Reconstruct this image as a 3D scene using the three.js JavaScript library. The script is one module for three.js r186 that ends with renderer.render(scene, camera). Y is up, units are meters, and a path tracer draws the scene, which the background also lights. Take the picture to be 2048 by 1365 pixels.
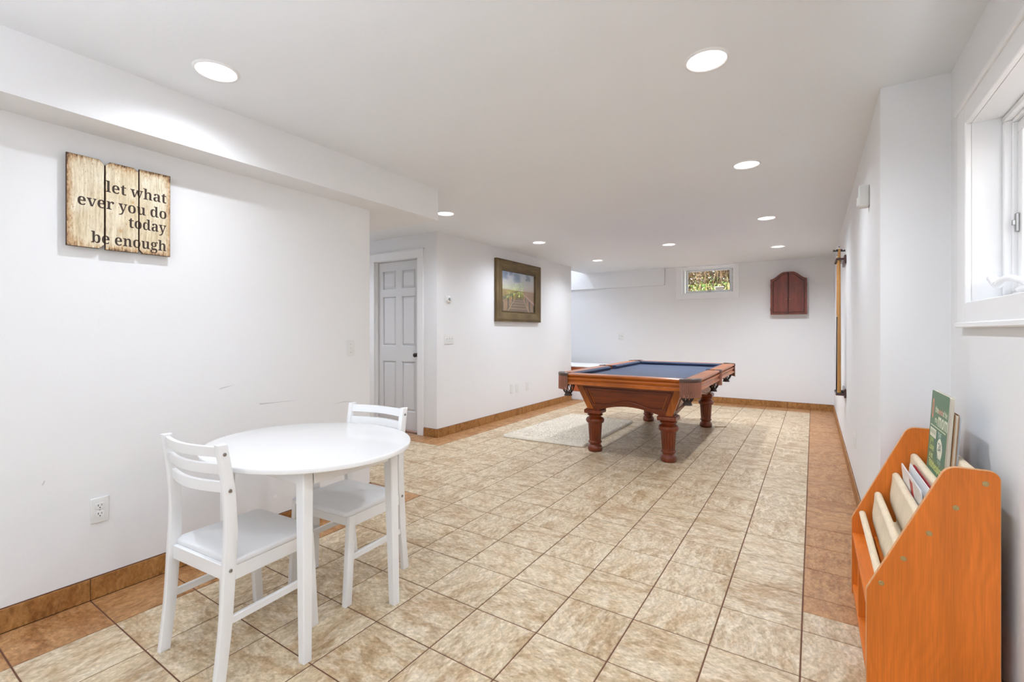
import * as THREE from 'three';
import { mergeGeometries, toCreasedNormals } from 'three/addons/utils/BufferGeometryUtils.js';
import { ConvexGeometry } from 'three/addons/geometries/ConvexGeometry.js';
import { RoundedBoxGeometry } from 'three/addons/geometries/RoundedBoxGeometry.js';
import { RectAreaLightUniformsLib } from 'three/addons/lights/RectAreaLightUniformsLib.js';

// ------------------------------------------------------------------ camera, sky, sun, exposure
RectAreaLightUniformsLib.init();
const scene = new THREE.Scene();
const W = 2048, H = 1365, FOCAL = 930.98;
const camera = new THREE.PerspectiveCamera(2 * Math.atan(H / 2 / FOCAL) * 180 / Math.PI, W / H, 0.05, 80);
camera.position.set(2.2105, 1.2578, 1.3748);
camera.rotation.y = 0.5744;
camera.setViewOffset(W, H, 0, 19.5, W, H);          // rising front: verticals stay vertical
camera.updateMatrixWorld(true);
const renderer = new THREE.WebGLRenderer({ antialias: true });
renderer.toneMapping = THREE.LinearToneMapping;
renderer.toneMappingExposure = 1.06;
renderer.shadowMap.enabled = true;
scene.background = new THREE.Color(0.95, 1.0, 1.06);
scene.backgroundIntensity = 3.6;
const sun = new THREE.DirectionalLight(0xfff1dc, 24.0);
sun.position.set(-9, 11.5, -8.75); sun.target.position.set(1, 1.5, -9);
sun.castShadow = true;
Object.assign(sun.shadow.camera, { left: -9, right: 9, top: 9, bottom: -9, near: 1, far: 45 });
scene.add(sun, sun.target);
const LAMP = 7.4, LAMP_COLOR = 0xecf4ff, LENS_GLOW = 3.0, FILL_UPLIGHT = 12.5;

// ------------------------------------------------------------------ helpers
function rng(seed) { let s = seed | 0; return () => { s = (s + 0x6d2b79f5) | 0; let t = Math.imul(s ^ (s >>> 15), 1 | s); t = (t + Math.imul(t ^ (t >>> 7), 61 | t)) ^ t; return ((t ^ (t >>> 14)) >>> 0) / 4294967296; }; }
const clamp = (x, a = 0, b = 1) => Math.min(b, Math.max(a, x)), lerp = (a, b, t) => a + (b - a) * t, smooth = (a, b, x) => { const t = clamp((x - a) / (b - a)); return t * t * (3 - 2 * t); };
function lattice(seed) { const r = rng(seed), t = new Float32Array(65536); for (let i = 0; i < 65536; i++) t[i] = r(); return t; }
const LAT = lattice(77);
function vnoise(x, y, px, py, salt = 0) {              // periodic value noise, 0..1
  const xi = Math.floor(x), yi = Math.floor(y), fx = x - xi, fy = y - yi, u = fx * fx * (3 - 2 * fx), v = fy * fy * (3 - 2 * fy);
  const at = (a, b) => LAT[((((a % px) + px) % px) * 197 + (((b % py) + py) % py) * 1543 + salt * 7919) & 65535];
  return lerp(lerp(at(xi, yi), at(xi + 1, yi), u), lerp(at(xi, yi + 1), at(xi + 1, yi + 1), u), v);
}
function fbm(u, v, fx, fy, oct, salt = 0, gain = 0.5) { let s = 0, a = 1, n = 0; for (let o = 0; o < oct; o++) { s += a * vnoise(u * fx, v * fy, fx, fy, salt + o * 13); n += a; a *= gain; fx *= 2; fy *= 2; } return s / n; }
function dataTexture(w, h, paint, srgb = true) {
  const d = new Uint8Array(w * h * 4);
  for (let y = 0; y < h; y++) for (let x = 0; x < w; x++) { const c = paint(x / w, y / h), o = (y * w + x) * 4; d[o] = clamp(c[0], 0, 255); d[o + 1] = clamp(c[1], 0, 255); d[o + 2] = clamp(c[2], 0, 255); d[o + 3] = 255; }
  const t = new THREE.DataTexture(d, w, h); t.wrapS = t.wrapT = THREE.RepeatWrapping; t.magFilter = THREE.LinearFilter; t.minFilter = THREE.LinearMipmapLinearFilter; t.generateMipmaps = true;
  if (srgb) t.colorSpace = THREE.SRGBColorSpace; t.needsUpdate = true; return t;
}
function canvasTexture(w, h, draw) { const c = document.createElement('canvas'); c.width = w; c.height = h; draw(c.getContext('2d'), w, h); const t = new THREE.CanvasTexture(c); t.colorSpace = THREE.SRGBColorSpace; t.magFilter = THREE.LinearFilter; return t; }
const used = new Map();
function numbered(n) { const k = used.get(n) || 0; used.set(n, k + 1); return k ? `${n}_${String(k).padStart(3, '0')}` : n; }
function tag(o, label, category, group) { o.userData.label = label; o.userData.category = category; if (group) o.userData.group = group; return o; }
function thing(name, label, category, [x, y, z] = [0, 0, 0], turn = 0, group) { const o = new THREE.Group(); o.name = numbered(name); o.position.set(x, y, z); o.rotation.y = turn; scene.add(o); return tag(o, label, category, group); }
function part(name, geo, mat, parent, label) {
  const g = Array.isArray(geo) ? merge(geo) : geo, m = new THREE.Mesh(g, mat); m.name = name; m.castShadow = m.receiveShadow = true; parent.add(m);
  if (label) m.userData.label = label; return m;
}
function structure(name, geo, mat, label, category) {
  const m = geo ? part(name, geo, mat, scene) : new THREE.Group(); m.name = name; if (!geo) scene.add(m);
  m.userData.kind = 'structure'; if (label) { m.userData.label = label; m.userData.category = category || 'wall'; } return m;
}
function merge(list) { return mergeGeometries(list.map((g) => { const n = g.index ? g.toNonIndexed() : g; for (const k of Object.keys(n.attributes)) if (!['position', 'normal', 'uv'].includes(k)) n.deleteAttribute(k); return n; })); }
// uv in metres from the dominant normal; grain 'x' | 'y' | 'z' runs along v
function uvMetres(g0, grain = 'y', du = 0, dv = 0) {
  const g = g0.index ? g0.toNonIndexed() : g0, p = g.attributes.position, n = g.attributes.normal, uv = new Float32Array(p.count * 2);
  for (let i = 0; i < p.count; i++) {
    const ax = Math.abs(n.getX(i)), ay = Math.abs(n.getY(i)), az = Math.abs(n.getZ(i)), q = { x: p.getX(i), y: p.getY(i), z: p.getZ(i) };
    const drop = ax >= ay && ax >= az ? 'x' : ay >= az ? 'y' : 'z', rest = ['x', 'y', 'z'].filter((k) => k !== drop);
    let vAx = rest.includes(grain) ? grain : rest[1]; const uAx = rest.find((k) => k !== vAx);
    uv[2 * i] = q[uAx] + du; uv[2 * i + 1] = q[vAx] + dv;
  }
  g.setAttribute('uv', new THREE.BufferAttribute(uv, 2)); return g;
}
function chamferBox(w, h, d, b = 0.004, x = 0, y = 0, z = 0, grain = 'y') {
  const P = [], s = [w / 2, h / 2, d / 2]; b = Math.min(b, s[0] * 0.9, s[1] * 0.9, s[2] * 0.9);
  for (const a of [-1, 1]) for (const c of [-1, 1]) for (const e of [-1, 1]) P.push(new THREE.Vector3(a * s[0], c * (s[1] - b), e * (s[2] - b)), new THREE.Vector3(a * (s[0] - b), c * s[1], e * (s[2] - b)), new THREE.Vector3(a * (s[0] - b), c * (s[1] - b), e * s[2]));
  const g = uvMetres(new ConvexGeometry(P), grain); return g.translate(x, y, z);
}
function span(x0, x1, y0, y1, z0, z1, b = 0, grain = 'y') {       // box from its bounds
  const g = b ? chamferBox(x1 - x0, y1 - y0, z1 - z0, b, 0, 0, 0, grain) : uvMetres(new THREE.BoxGeometry(x1 - x0, y1 - y0, z1 - z0), grain);
  return g.translate((x0 + x1) / 2, (y0 + y1) / 2, (z0 + z1) / 2);
}
function hull(pts, grain = 'y') { return uvMetres(new ConvexGeometry(pts.map((p) => new THREE.Vector3(...p))), grain); }
function shapeOf(pts, holes = []) { const s = new THREE.Shape(pts.map((p) => new THREE.Vector2(...p))); for (const h of holes) s.holes.push(new THREE.Path(h.map((p) => new THREE.Vector2(...p)))); return s; }
function extrude(shape, depth, bevel = 0, grain = 'y', seg = 1, keepUv = false) {
  const g = new THREE.ExtrudeGeometry(shape, { depth: depth - 2 * bevel, bevelEnabled: bevel > 0, bevelSize: bevel, bevelThickness: bevel, bevelOffset: -bevel, bevelSegments: seg, curveSegments: 16 });
  if (bevel) g.translate(0, 0, bevel); return keepUv ? g : uvMetres(g, grain);
}
function creased(g, a = 0.7) { return toCreasedNormals(g, a); }
function cyl(r0, r1, h, n = 20, x = 0, y = 0, z = 0) { return new THREE.CylinderGeometry(r1, r0, h, n).translate(x, y + h / 2, z); }
function tube(pts, r, n = 8, closed = false, seg = 0) { return new THREE.TubeGeometry(new THREE.CatmullRomCurve3(pts.map((p) => new THREE.Vector3(...p)), closed), seg || pts.length * 4, r, n, closed); }
function rod(a, b, r0, r1 = r0, n = 10) {
  const A = new THREE.Vector3(...a), B = new THREE.Vector3(...b), d = B.clone().sub(A), g = new THREE.CylinderGeometry(r1, r0, d.length(), n);
  g.applyQuaternion(new THREE.Quaternion().setFromUnitVectors(new THREE.Vector3(0, 1, 0), d.clone().normalize())); const m = A.add(B).multiplyScalar(0.5); return g.translate(m.x, m.y, m.z);
}
function lathe(pts, n = 32) { return creased(new THREE.LatheGeometry(pts.map((p) => new THREE.Vector2(...p)), n), 0.9); }
function roundRect(w, h, r, n = 5) { const o = []; for (const [cx, cy, a] of [[w / 2 - r, h / 2 - r, 0], [-w / 2 + r, h / 2 - r, 1], [-w / 2 + r, -h / 2 + r, 2], [w / 2 - r, -h / 2 + r, 3]]) for (let k = 0; k <= n; k++) { const t = (a + k / n) * Math.PI / 2; o.push([cx + r * Math.cos(t), cy + r * Math.sin(t)]); } return o; }

// ------------------------------------------------------------------ materials
const std = (o) => new THREE.MeshStandardMaterial(o), phy = (o) => new THREE.MeshPhysicalMaterial(o);
const paintBump = dataTexture(256, 256, (u, v) => { const n = 255 * (0.5 * fbm(u, v, 48, 48, 2, 3) + 0.5 * fbm(u, v, 12, 12, 3, 5)); return [n, n, n]; }, false);
paintBump.repeat.set(2.5, 2.5);
const wallMat = std({ color: 0xf3f3f4, roughness: 0.55, bumpMap: paintBump, bumpScale: 0.0004 });
const ceilMat = std({ color: 0xf4f7fb, roughness: 0.9, bumpMap: paintBump, bumpScale: 0.0004 });
const trimMat = std({ color: 0xf9f9fa, roughness: 0.35 });
const doorMat = std({ color: 0xe2e2e4, roughness: 0.4 });
const plasticMat = std({ color: 0xeeeeec, roughness: 0.35 }), slotMat = std({ color: 0x1c1a19, roughness: 0.6 });
const whiteWood = phy({ color: 0xf4f4f4, roughness: 0.28, clearcoat: 0.3, clearcoatRoughness: 0.15 });
const whiteTop = phy({ color: 0xf5f5f5, roughness: 0.22, clearcoat: 0.4, clearcoatRoughness: 0.12 });
const vinylMat = phy({ color: 0xe9e9ea, roughness: 0.45 });
const steelMat = std({ color: 0xa8a8a8, roughness: 0.3, metalness: 1 });
const darkMetal = std({ color: 0x4a4744, roughness: 0.35, metalness: 0.9 });
const glassMat = phy({ color: 0xffffff, roughness: 0, transmission: 1, thickness: 0, ior: 1.5 });

// travertine: warm cream ground, drifting brown clouds, thin veins, pits and pale flecks
const stoneAt = (u, v) => {
  const wx = fbm(u, v, 6, 6, 3, 61) - 0.5, wy = fbm(u, v, 6, 6, 3, 67) - 0.5, a = u + wx * 0.09, b = v + wy * 0.05;
  const cloud = fbm(a, b, 8, 17, 5, 21, 0.62), vein = fbm(a, b, 19, 46, 4, 31, 0.66), fine = fbm(u, v, 130, 210, 3, 41, 0.75), pale = fbm(a, b, 26, 60, 4, 51, 0.66), ridge = 1 - Math.abs(2 * fbm(a, b, 11, 24, 4, 57, 0.6) - 1);
  return { cloud, vein, fine, pale, ridge };
};
const stone = dataTexture(1024, 1024, (u, v) => {
  const s = stoneAt(u, v), dark = smooth(0.44, 0.72, s.cloud * 0.5 + s.vein * 0.5), rust = smooth(0.5, 0.7, s.vein), line = smooth(0.86, 0.97, s.ridge), lite = smooth(0.5, 0.68, s.pale);
  let c = [208, 188, 156]; const mix = (to, t) => { c = c.map((q, i) => lerp(q, to[i], t)); };
  mix([168, 138, 100], dark * 0.62); mix([186, 144, 100], rust * 0.22); mix([150, 120, 86], line * 0.3); mix([228, 214, 192], lite * 0.5);
  const f = (s.fine - 0.5) * 74; return c.map((q) => q + f);
});
const stoneBump = dataTexture(512, 512, (u, v) => { const s = stoneAt(u, v), n = 255 * (0.55 * s.fine + 0.45 * s.vein); return [n, n, n]; }, false);
stone.repeat.set(0.5, 0.5); stoneBump.repeat.set(0.5, 0.5);
const tileMat = phy({ map: stone, color: 0xffffff, roughness: 0.42, bumpMap: stoneBump, bumpScale: 0.0006, specularIntensity: 0.9 });
const borderMat = phy({ map: stone, color: 0xe0b994, roughness: 0.42, bumpMap: stoneBump, bumpScale: 0.0006, specularIntensity: 0.9 });
const skirtMat = std({ map: stone, color: 0xd2a670, roughness: 0.55, bumpMap: stoneBump, bumpScale: 0.0006 });
const groutMat = std({ color: 0x6e4a38, roughness: 0.9 });

// wood: near-white multiplier maps, grain along v
const woodFine = dataTexture(512, 1024, (u, v) => {
  const warp = fbm(u, v, 4, 3, 3, 91) * 1.6, rings = 0.5 + 0.5 * Math.sin((u * 14 + warp * 3.2) * 6.283), pores = fbm(u, v, 170, 10, 3, 97, 0.6), flame = fbm(u, v, 6, 2, 3, 103);
  const k = 0.84 + 0.06 * rings * flame + 0.11 * (pores - 0.5) + 0.11 * flame; return [255 * k, 255 * (k - 0.015), 255 * (k - 0.035)];
});
const woodStreak = dataTexture(512, 512, (u, v) => {
  const warp = fbm(u, v, 3, 2, 3, 191), s = fbm(u + warp * 0.08, v, 20, 2, 4, 111, 0.55), p = fbm(u, v, 150, 10, 2, 127), blot = fbm(u, v, 4, 3, 3, 131);
  const k = clamp(0.80 + 0.30 * (s - 0.5) + 0.16 * (p - 0.5) + 0.28 * (blot - 0.5), 0.2, 1); return [255 * k, 255 * Math.pow(k, 1.15), 255 * Math.pow(k, 1.3)];
});
const repeated = (t, x, y) => { const c = t.clone(); c.repeat.set(x, y); c.needsUpdate = true; return c; };
const poolWood = phy({ map: repeated(woodStreak, 3, 1.6), color: 0xd6751c, roughness: 0.34, clearcoat: 0.4, clearcoatRoughness: 0.4 });
const poolDark = phy({ map: repeated(woodStreak, 3, 1.6), color: 0x963f0e, roughness: 0.38, clearcoat: 0.4, clearcoatRoughness: 0.2 });
const laminate = phy({ map: repeated(woodFine, 2.2, 1.1), color: 0xfb8c30, roughness: 0.42 });
const bandMat = std({ map: repeated(woodFine, 4, 2), color: 0xf0b27c, roughness: 0.5 });
const mahogany = phy({ map: repeated(woodStreak, 3, 2), color: 0x913f28, roughness: 0.4, clearcoat: 0.25, clearcoatRoughness: 0.25 });
const rackWood = phy({ map: repeated(woodStreak, 4, 3), color: 0x5a2a20, roughness: 0.3, clearcoat: 0.5, clearcoatRoughness: 0.15 });
const cueWood = phy({ map: repeated(woodFine, 5, 1), color: 0xd9a055, roughness: 0.3, clearcoat: 0.4, clearcoatRoughness: 0.1 });
const mapleWood = phy({ map: repeated(woodFine, 5, 1), color: 0xe9cd9a, roughness: 0.35 });
const blackLacquer = phy({ color: 0x1d1512, roughness: 0.25, clearcoat: 0.5, clearcoatRoughness: 0.1 });
const frameWood = std({ map: repeated(woodStreak, 3.5, 2.5), color: 0x85714a, roughness: 0.6 });
const weave = dataTexture(256, 256, (u, v) => { const a = 0.5 + 0.5 * Math.sin(u * 64 * 6.283), b = 0.5 + 0.5 * Math.sin(v * 64 * 6.283), n = 150 + 70 * a * b + 50 * (fbm(u, v, 60, 60, 2, 7) - 0.5); return [n, n, n]; }, false);
weave.repeat.set(6, 6);
const blotch = dataTexture(256, 256, (u, v) => { const k = 0.93 + 0.10 * (fbm(u, v, 7, 7, 4, 9) - 0.5) + 0.08 * (fbm(u, v, 90, 90, 2, 19) - 0.5); return [255 * k, 252 * k, 245 * k]; });
blotch.repeat.set(3, 3);
const slingMat = phy({ map: blotch, color: 0xffefd6, roughness: 0.95, bumpMap: weave, bumpScale: 0.0005, side: THREE.DoubleSide });
const clothMap = dataTexture(256, 256, (u, v) => { const k = 0.86 + 0.2 * (fbm(u, v, 5, 5, 4, 29) - 0.5) + 0.14 * (fbm(u, v, 110, 110, 2, 39) - 0.5); return [250 * k, 252 * k, 255 * k]; });
const tableCloth = phy({ map: clothMap, color: 0x455270, roughness: 0.7, sheen: 1, sheenRoughness: 0.42, sheenColor: new THREE.Color(0xc4cede) });
const leather = phy({ color: 0x59443b, roughness: 0.36, clearcoat: 0.2, clearcoatRoughness: 0.3 });
const netLeather = phy({ color: 0x3b2a24, roughness: 0.45 });
const fringeMat = std({ color: 0xab7560, roughness: 0.8 });
const hole = std({ color: 0x0b0a0a, roughness: 0.9 });
const rugMat = std({ map: repeated(blotch, 2, 2), color: 0xfff8ec, roughness: 1 });
const lensMat = std({ color: 0xffffff, emissive: 0xffffff, emissiveIntensity: LENS_GLOW, roughness: 0.4 });

// ------------------------------------------------------------------ the setting
const T = 0.31, XL = -0.63, XS = -0.4091, ZE = -1.0154, ZSE = -1.5394, CE = 2.4355, SO = 2.1812, ZD = -2.7538, X2 = -1.5174, Z2E = -6.3838, ZF = -7.479, XR = 2.4831, ZJ = -1.4882, XR2 = 2.7372, BBH = 0.0983;
const XW = -3.66, ZB = 3.4, XST = -1.731, TOP2 = 4.1;
const sized = (o) => o;
structure('wall_left', [span(XL - 0.14, XL, 0, CE, ZE, ZB), span(XW - 0.14, XL - 0.14, 0, CE, ZE, ZE + 0.14)], wallMat, 'long white wall behind the round table, ending at the hallway');
structure('wall_hallway_end', span(XW - 0.14, XW, 0, CE, ZD - 0.14, ZE), wallMat, 'white wall at the hidden far end of the hallway');
structure('wall_door', [span(XW - 0.14, -2.59, 0, CE, ZD - 0.14, ZD), span(-1.822, X2, 0, CE, ZD - 0.14, ZD), span(-2.59, -1.822, 2.155, CE, ZD - 0.14, ZD)], wallMat, 'narrow white wall around the six-panel door');
structure('wall_middle', span(X2 - 0.14, X2, 0, CE, Z2E, ZD - 0.14), wallMat, 'white wall that carries the framed boardwalk picture');
structure('wall_alcove', [span(XW - 0.14, X2 - 0.14, 0, TOP2, Z2E, Z2E + 0.14), span(XW - 0.14, XW, 0, TOP2, ZF, Z2E), span(XST, XST + 0.12, CE + 0.2, TOP2, ZF, Z2E), span(X2 - 0.14, XST + 0.12, CE, TOP2, Z2E, Z2E + 0.14)], wallMat, 'white walls around the stairwell behind the picture wall');
const WX0 = 0.191, WX1 = 1.051, WY0 = 1.935, WY1 = 2.405;
structure('wall_far', [span(XW - 0.14, WX0, 0, CE, ZF - 0.2, ZF), span(WX1, 2.95, 0, CE, ZF - 0.2, ZF), span(WX0, WX1, 0, WY0, ZF - 0.2, ZF), span(WX0, WX1, WY1, CE, ZF - 0.2, ZF), span(XW - 0.14, XST + 0.12, CE, TOP2, ZF - 0.2, ZF)], wallMat, 'white wall at the far end with the small window');
structure('wall_right', span(XR, 2.95, 0, CE, ZF, ZJ), wallMat, 'white wall on the right that carries the cue rack');
const VZ0 = -1.16, VZ1 = -0.05, VY0 = 1.372, VY1 = 2.082;
structure('wall_window', [span(XR2, 2.95, 0, CE, ZJ, VZ0), span(XR2, 2.95, 0, CE, VZ1, ZB), span(XR2, 2.95, 0, VY0, VZ0, VZ1), span(XR2, 2.95, VY1, CE, VZ0, VZ1)], wallMat, 'white wall with the deep window beside the magazine rack');
const RX0 = 0.2, RX1 = 1.9, RY0 = 1.25, RY1 = 2.2;  // rear window opening, added to let in fill light
structure('wall_rear', [span(-0.9, RX0, 0, CE, ZB, ZB + 0.14), span(RX1, 2.95, 0, CE, ZB, ZB + 0.14), span(RX0, RX1, 0, RY0, ZB, ZB + 0.14), span(RX0, RX1, RY1, CE, ZB, ZB + 0.14)], wallMat, 'white wall behind the viewer with a wide window added for fill light');
structure('ceiling', [span(XW - 0.14, 2.95, CE, CE + 0.2, Z2E + 0.14, ZB + 0.14), span(XST, 2.95, CE, CE + 0.2, ZF - 0.2, Z2E + 0.14), span(XW - 0.14, XST + 0.12, TOP2, TOP2 + 0.15, ZF - 0.2, Z2E + 0.14)], ceilMat, 'flat white ceiling with round recessed lights', 'ceiling');
structure('trim_soffit', [span(XL, XS, SO, CE, ZE, ZB), span(XW, XS, SO, CE, ZSE, ZE)], wallMat, 'white boxed soffit along the top of the left wall', 'soffit');
structure('trim_bulkhead', [span(XST, -0.115, 2.117, CE, ZF, ZF + 0.05), span(XW, XST, 2.117, TOP2, ZF, ZF + 0.05)], wallMat, 'shallow white bulkhead across the top left of the far wall', 'bulkhead');

// floor: stone tiles on a bed of brown grout, a darker border along the walls
{
  const floor = structure('floor', null, null, 'beige stone tile floor with a darker tile border along the walls', 'floor');
  part('grout_bed', span(XW - 0.14, 2.95, -0.2, -0.0022, ZF - 0.2, ZB + 0.14), groutMat, floor, 'brown grout between the tiles');
  const regions = [[XL, XR2, ZE, ZB], [XW, XR2, ZJ, ZE], [XW, XR, ZD, ZJ], [X2, XR, Z2E, ZD], [XW, XR, ZF, Z2E]];
  const G = 0.0027, B = 0.0018, cache = new Map(), cells = [], r = rng(5);
  const tileGeo = (w, d, variant) => {
    const key = [w.toFixed(3), d.toFixed(3), variant].join();
    if (!cache.has(key)) {
      const x = w / 2, z = d / 2, P = [], U = [], u0 = (variant * 0.37) % 1 * 2, v0 = (variant * 0.61) % 1 * 2, turn = variant % 2;
      const quad = (a, b, c, e) => { for (const p of [a, b, c, a, c, e]) { P.push(...p); U.push(u0 + (turn ? p[2] : p[0]) + 1, v0 + (turn ? p[0] : p[2]) + p[1] + 1); } };
      const t = [[-x + B, 0, -z + B], [-x + B, 0, z - B], [x - B, 0, z - B], [x - B, 0, -z + B]], e = [[-x, -B, -z], [-x, -B, z], [x, -B, z], [x, -B, -z]], f = e.map((q) => [q[0], -0.008, q[2]]);
      quad(t[0], t[1], t[2], t[3]);
      for (let k = 0; k < 4; k++) { const n = (k + 1) % 4; quad(e[k], e[n], t[n], t[k]); quad(f[k], f[n], e[n], e[k]); }
      const g = new THREE.BufferGeometry(); g.setAttribute('position', new THREE.Float32BufferAttribute(P, 3)); g.setAttribute('uv', new THREE.Float32BufferAttribute(U, 2)); g.computeVertexNormals(); cache.set(key, g);
    }
    return cache.get(key);
  };
  for (let i = -12; i <= 8; i++) for (let j = -11; j <= 24; j++) {
    const cx0 = i * T, cx1 = cx0 + T, cz1 = -j * T, cz0 = cz1 - T; let best = null, area = 0;
    for (const q of regions) { const a = Math.max(0, Math.min(cx1, q[1]) - Math.max(cx0, q[0])) * Math.max(0, Math.min(cz1, q[3]) - Math.max(cz0, q[2])); if (a > area) { area = a; best = q; } }
    if (!best) continue;
    const x0 = Math.max(cx0, best[0]), x1 = Math.min(cx1, best[1]), mid = (x0 + x1) / 2, fits = regions.filter((q) => mid > q[0] && mid < q[1] && q[2] < cz1 && q[3] > cz0);
    const z0 = Math.max(cz0, Math.min(...fits.map((q) => q[2]))), z1 = Math.min(cz1, Math.max(...fits.map((q) => q[3])));
    if (x1 - x0 < 0.03 || z1 - z0 < 0.03) continue;
    const border = (i === -2 && j <= 3) || (i < -2 && j === 3) || (i === -5 && j > 8) || (i <= -5 && j === 8) || (i === 7 && j >= 4) || j >= 23 || (i < -4 && j > 19);
    const add = (a, b, c, d, edge) => cells.push({ x: (a + b) / 2, z: (c + d) / 2, w: b - a - 2 * G, d: d - c - 2 * G, edge, v: Math.floor(r() * 24) });
    if (i === 7 && j === 3) { const m = cz0 + T / 2; add(x0, x1, z0, m, true); add(x0, x1, m - 0.004, z1, false); } else add(x0, x1, z0, z1, border);
  }
  const probe = new THREE.Vector3(), inView = (c) => { let ok = false; for (const a of [-0.5, 0, 0.5]) for (const b of [-0.5, 0, 0.5]) { probe.set(c.x + a * c.w, 0, c.z + b * c.d).applyMatrix4(camera.matrixWorldInverse); if (probe.z > -0.1) continue; const u = -probe.x / probe.z * FOCAL, v = probe.y / probe.z * FOCAL; if (Math.abs(u) < 1040 && v < 720) ok = true; } return ok; };
  camera.matrixWorldInverse.copy(camera.matrixWorld).invert();
  for (const c of cells) c.rank = (inView(c) ? 0 : 100) + Math.hypot(c.x - 2.21, c.z - 1.37);
  cells.sort((a, b) => a.rank - b.rank);
  const rest = { true: [], false: [] };
  cells.forEach((c, k) => {
    const g = tileGeo(c.w, c.d, c.v);
    if (k < 300) { const m = part(numbered('tile'), g, c.edge ? borderMat : tileMat, floor); m.position.set(c.x, (c.v % 5) * 0.00012, c.z); } else rest[c.edge].push(g.clone().translate(c.x, 0, c.z));
  });
  const far1 = part('far_tiles', rest.false, tileMat, floor), far2 = part('far_border_tiles', rest.true, borderMat, floor); far1.userData.kind = far2.userData.kind = 'stuff';
}
// tile skirting, one piece per floor tile
{
  const r = rng(8);
  const run = (name, label, axis, from, to, at, out) => {
    const s = structure(name, null, null, label, 'skirting'), lo = Math.min(from, to), hi = Math.max(from, to), cuts = [lo]; for (let k = Math.ceil(lo / T + 0.06); k * T < hi - 0.02; k++) cuts.push(k * T); cuts.push(hi);
    const caulk = axis === 'z' ? span(Math.min(at, at + out * 0.003), Math.max(at, at + out * 0.003), 0, BBH + 0.004, lo, hi) : span(lo, hi, 0, BBH + 0.004, Math.min(at, at + out * 0.003), Math.max(at, at + out * 0.003));
    part('grout_line', caulk, groutMat, s);
    for (let k = 0; k + 1 < cuts.length; k++) {
      const a = cuts[k] + 0.0012, b = cuts[k + 1] - 0.0012, o0 = Math.min(at + out * 0.002, at + out * 0.011), o1 = Math.max(at + out * 0.002, at + out * 0.011);
      const g = axis === 'z' ? span(o0, o1, 0.001, BBH, a, b, 0.0012, 'z') : span(a, b, 0.001, BBH, o0, o1, 0.0012, 'x');
      const uv = g.attributes.uv, du = r() * 2, dv = r() * 2; for (let q = 0; q < uv.count; q++) uv.setXY(q, uv.getX(q) + du, uv.getY(q) + dv);
      part(numbered('skirting_tile'), g, skirtMat, s);
    }
  };
  run('baseboard_left', 'brown tile skirting along the wall behind the round table', 'z', ZE - 0.011, 3.39, XL, 1);
  run('baseboard_left_end', 'brown tile skirting on the hallway face of the left wall', 'x', XW, XL, ZE, -1);
  run('baseboard_door', 'short brown tile skirting between the door casing and the corner', 'x', -1.722, X2 + 0.011, ZD, 1);
  run('baseboard_middle', 'brown tile skirting below the framed picture', 'z', Z2E, ZD, X2, 1);
  run('baseboard_far', 'brown tile skirting along the far wall', 'x', XW, XR - 0.011, ZF, 1);
  run('baseboard_right', 'brown tile skirting below the cue rack', 'z', ZF, ZJ + 0.011, XR, -1);
  run('baseboard_window', 'brown tile skirting behind the magazine rack', 'z', ZJ + 0.012, 3.39, XR2, -1);
}
// faint grey scuffs on the left wall
{
  const scuffMat = std({ color: 0xd6d6d7, roughness: 0.8 }), w = scene.getObjectByName('wall_left');
  const mark = (pts) => part('scuff', new THREE.ExtrudeGeometry(shapeOf(pts), { depth: 0.0004, bevelEnabled: false }).rotateY(Math.PI / 2).translate(XL, 0, 0), scuffMat, w, 'grey rubbed mark on the paint');
  mark([[0.175, 0.813], [0.17, 0.818], [0.26, 0.812], [0.40, 0.8075], [0.42, 0.806], [0.26, 0.808], [0.18, 0.808]]);
  mark([[-0.782, 0.582], [-0.774, 0.60], [-0.770, 0.598], [-0.777, 0.58]]);
  mark([[0.68, 0.742], [0.79, 0.752], [0.86, 0.742], [0.78, 0.747]]);
  mark([[-0.06, 0.925], [-0.045, 0.935], [0.03, 0.945], [-0.03, 0.931]]);
}

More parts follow.
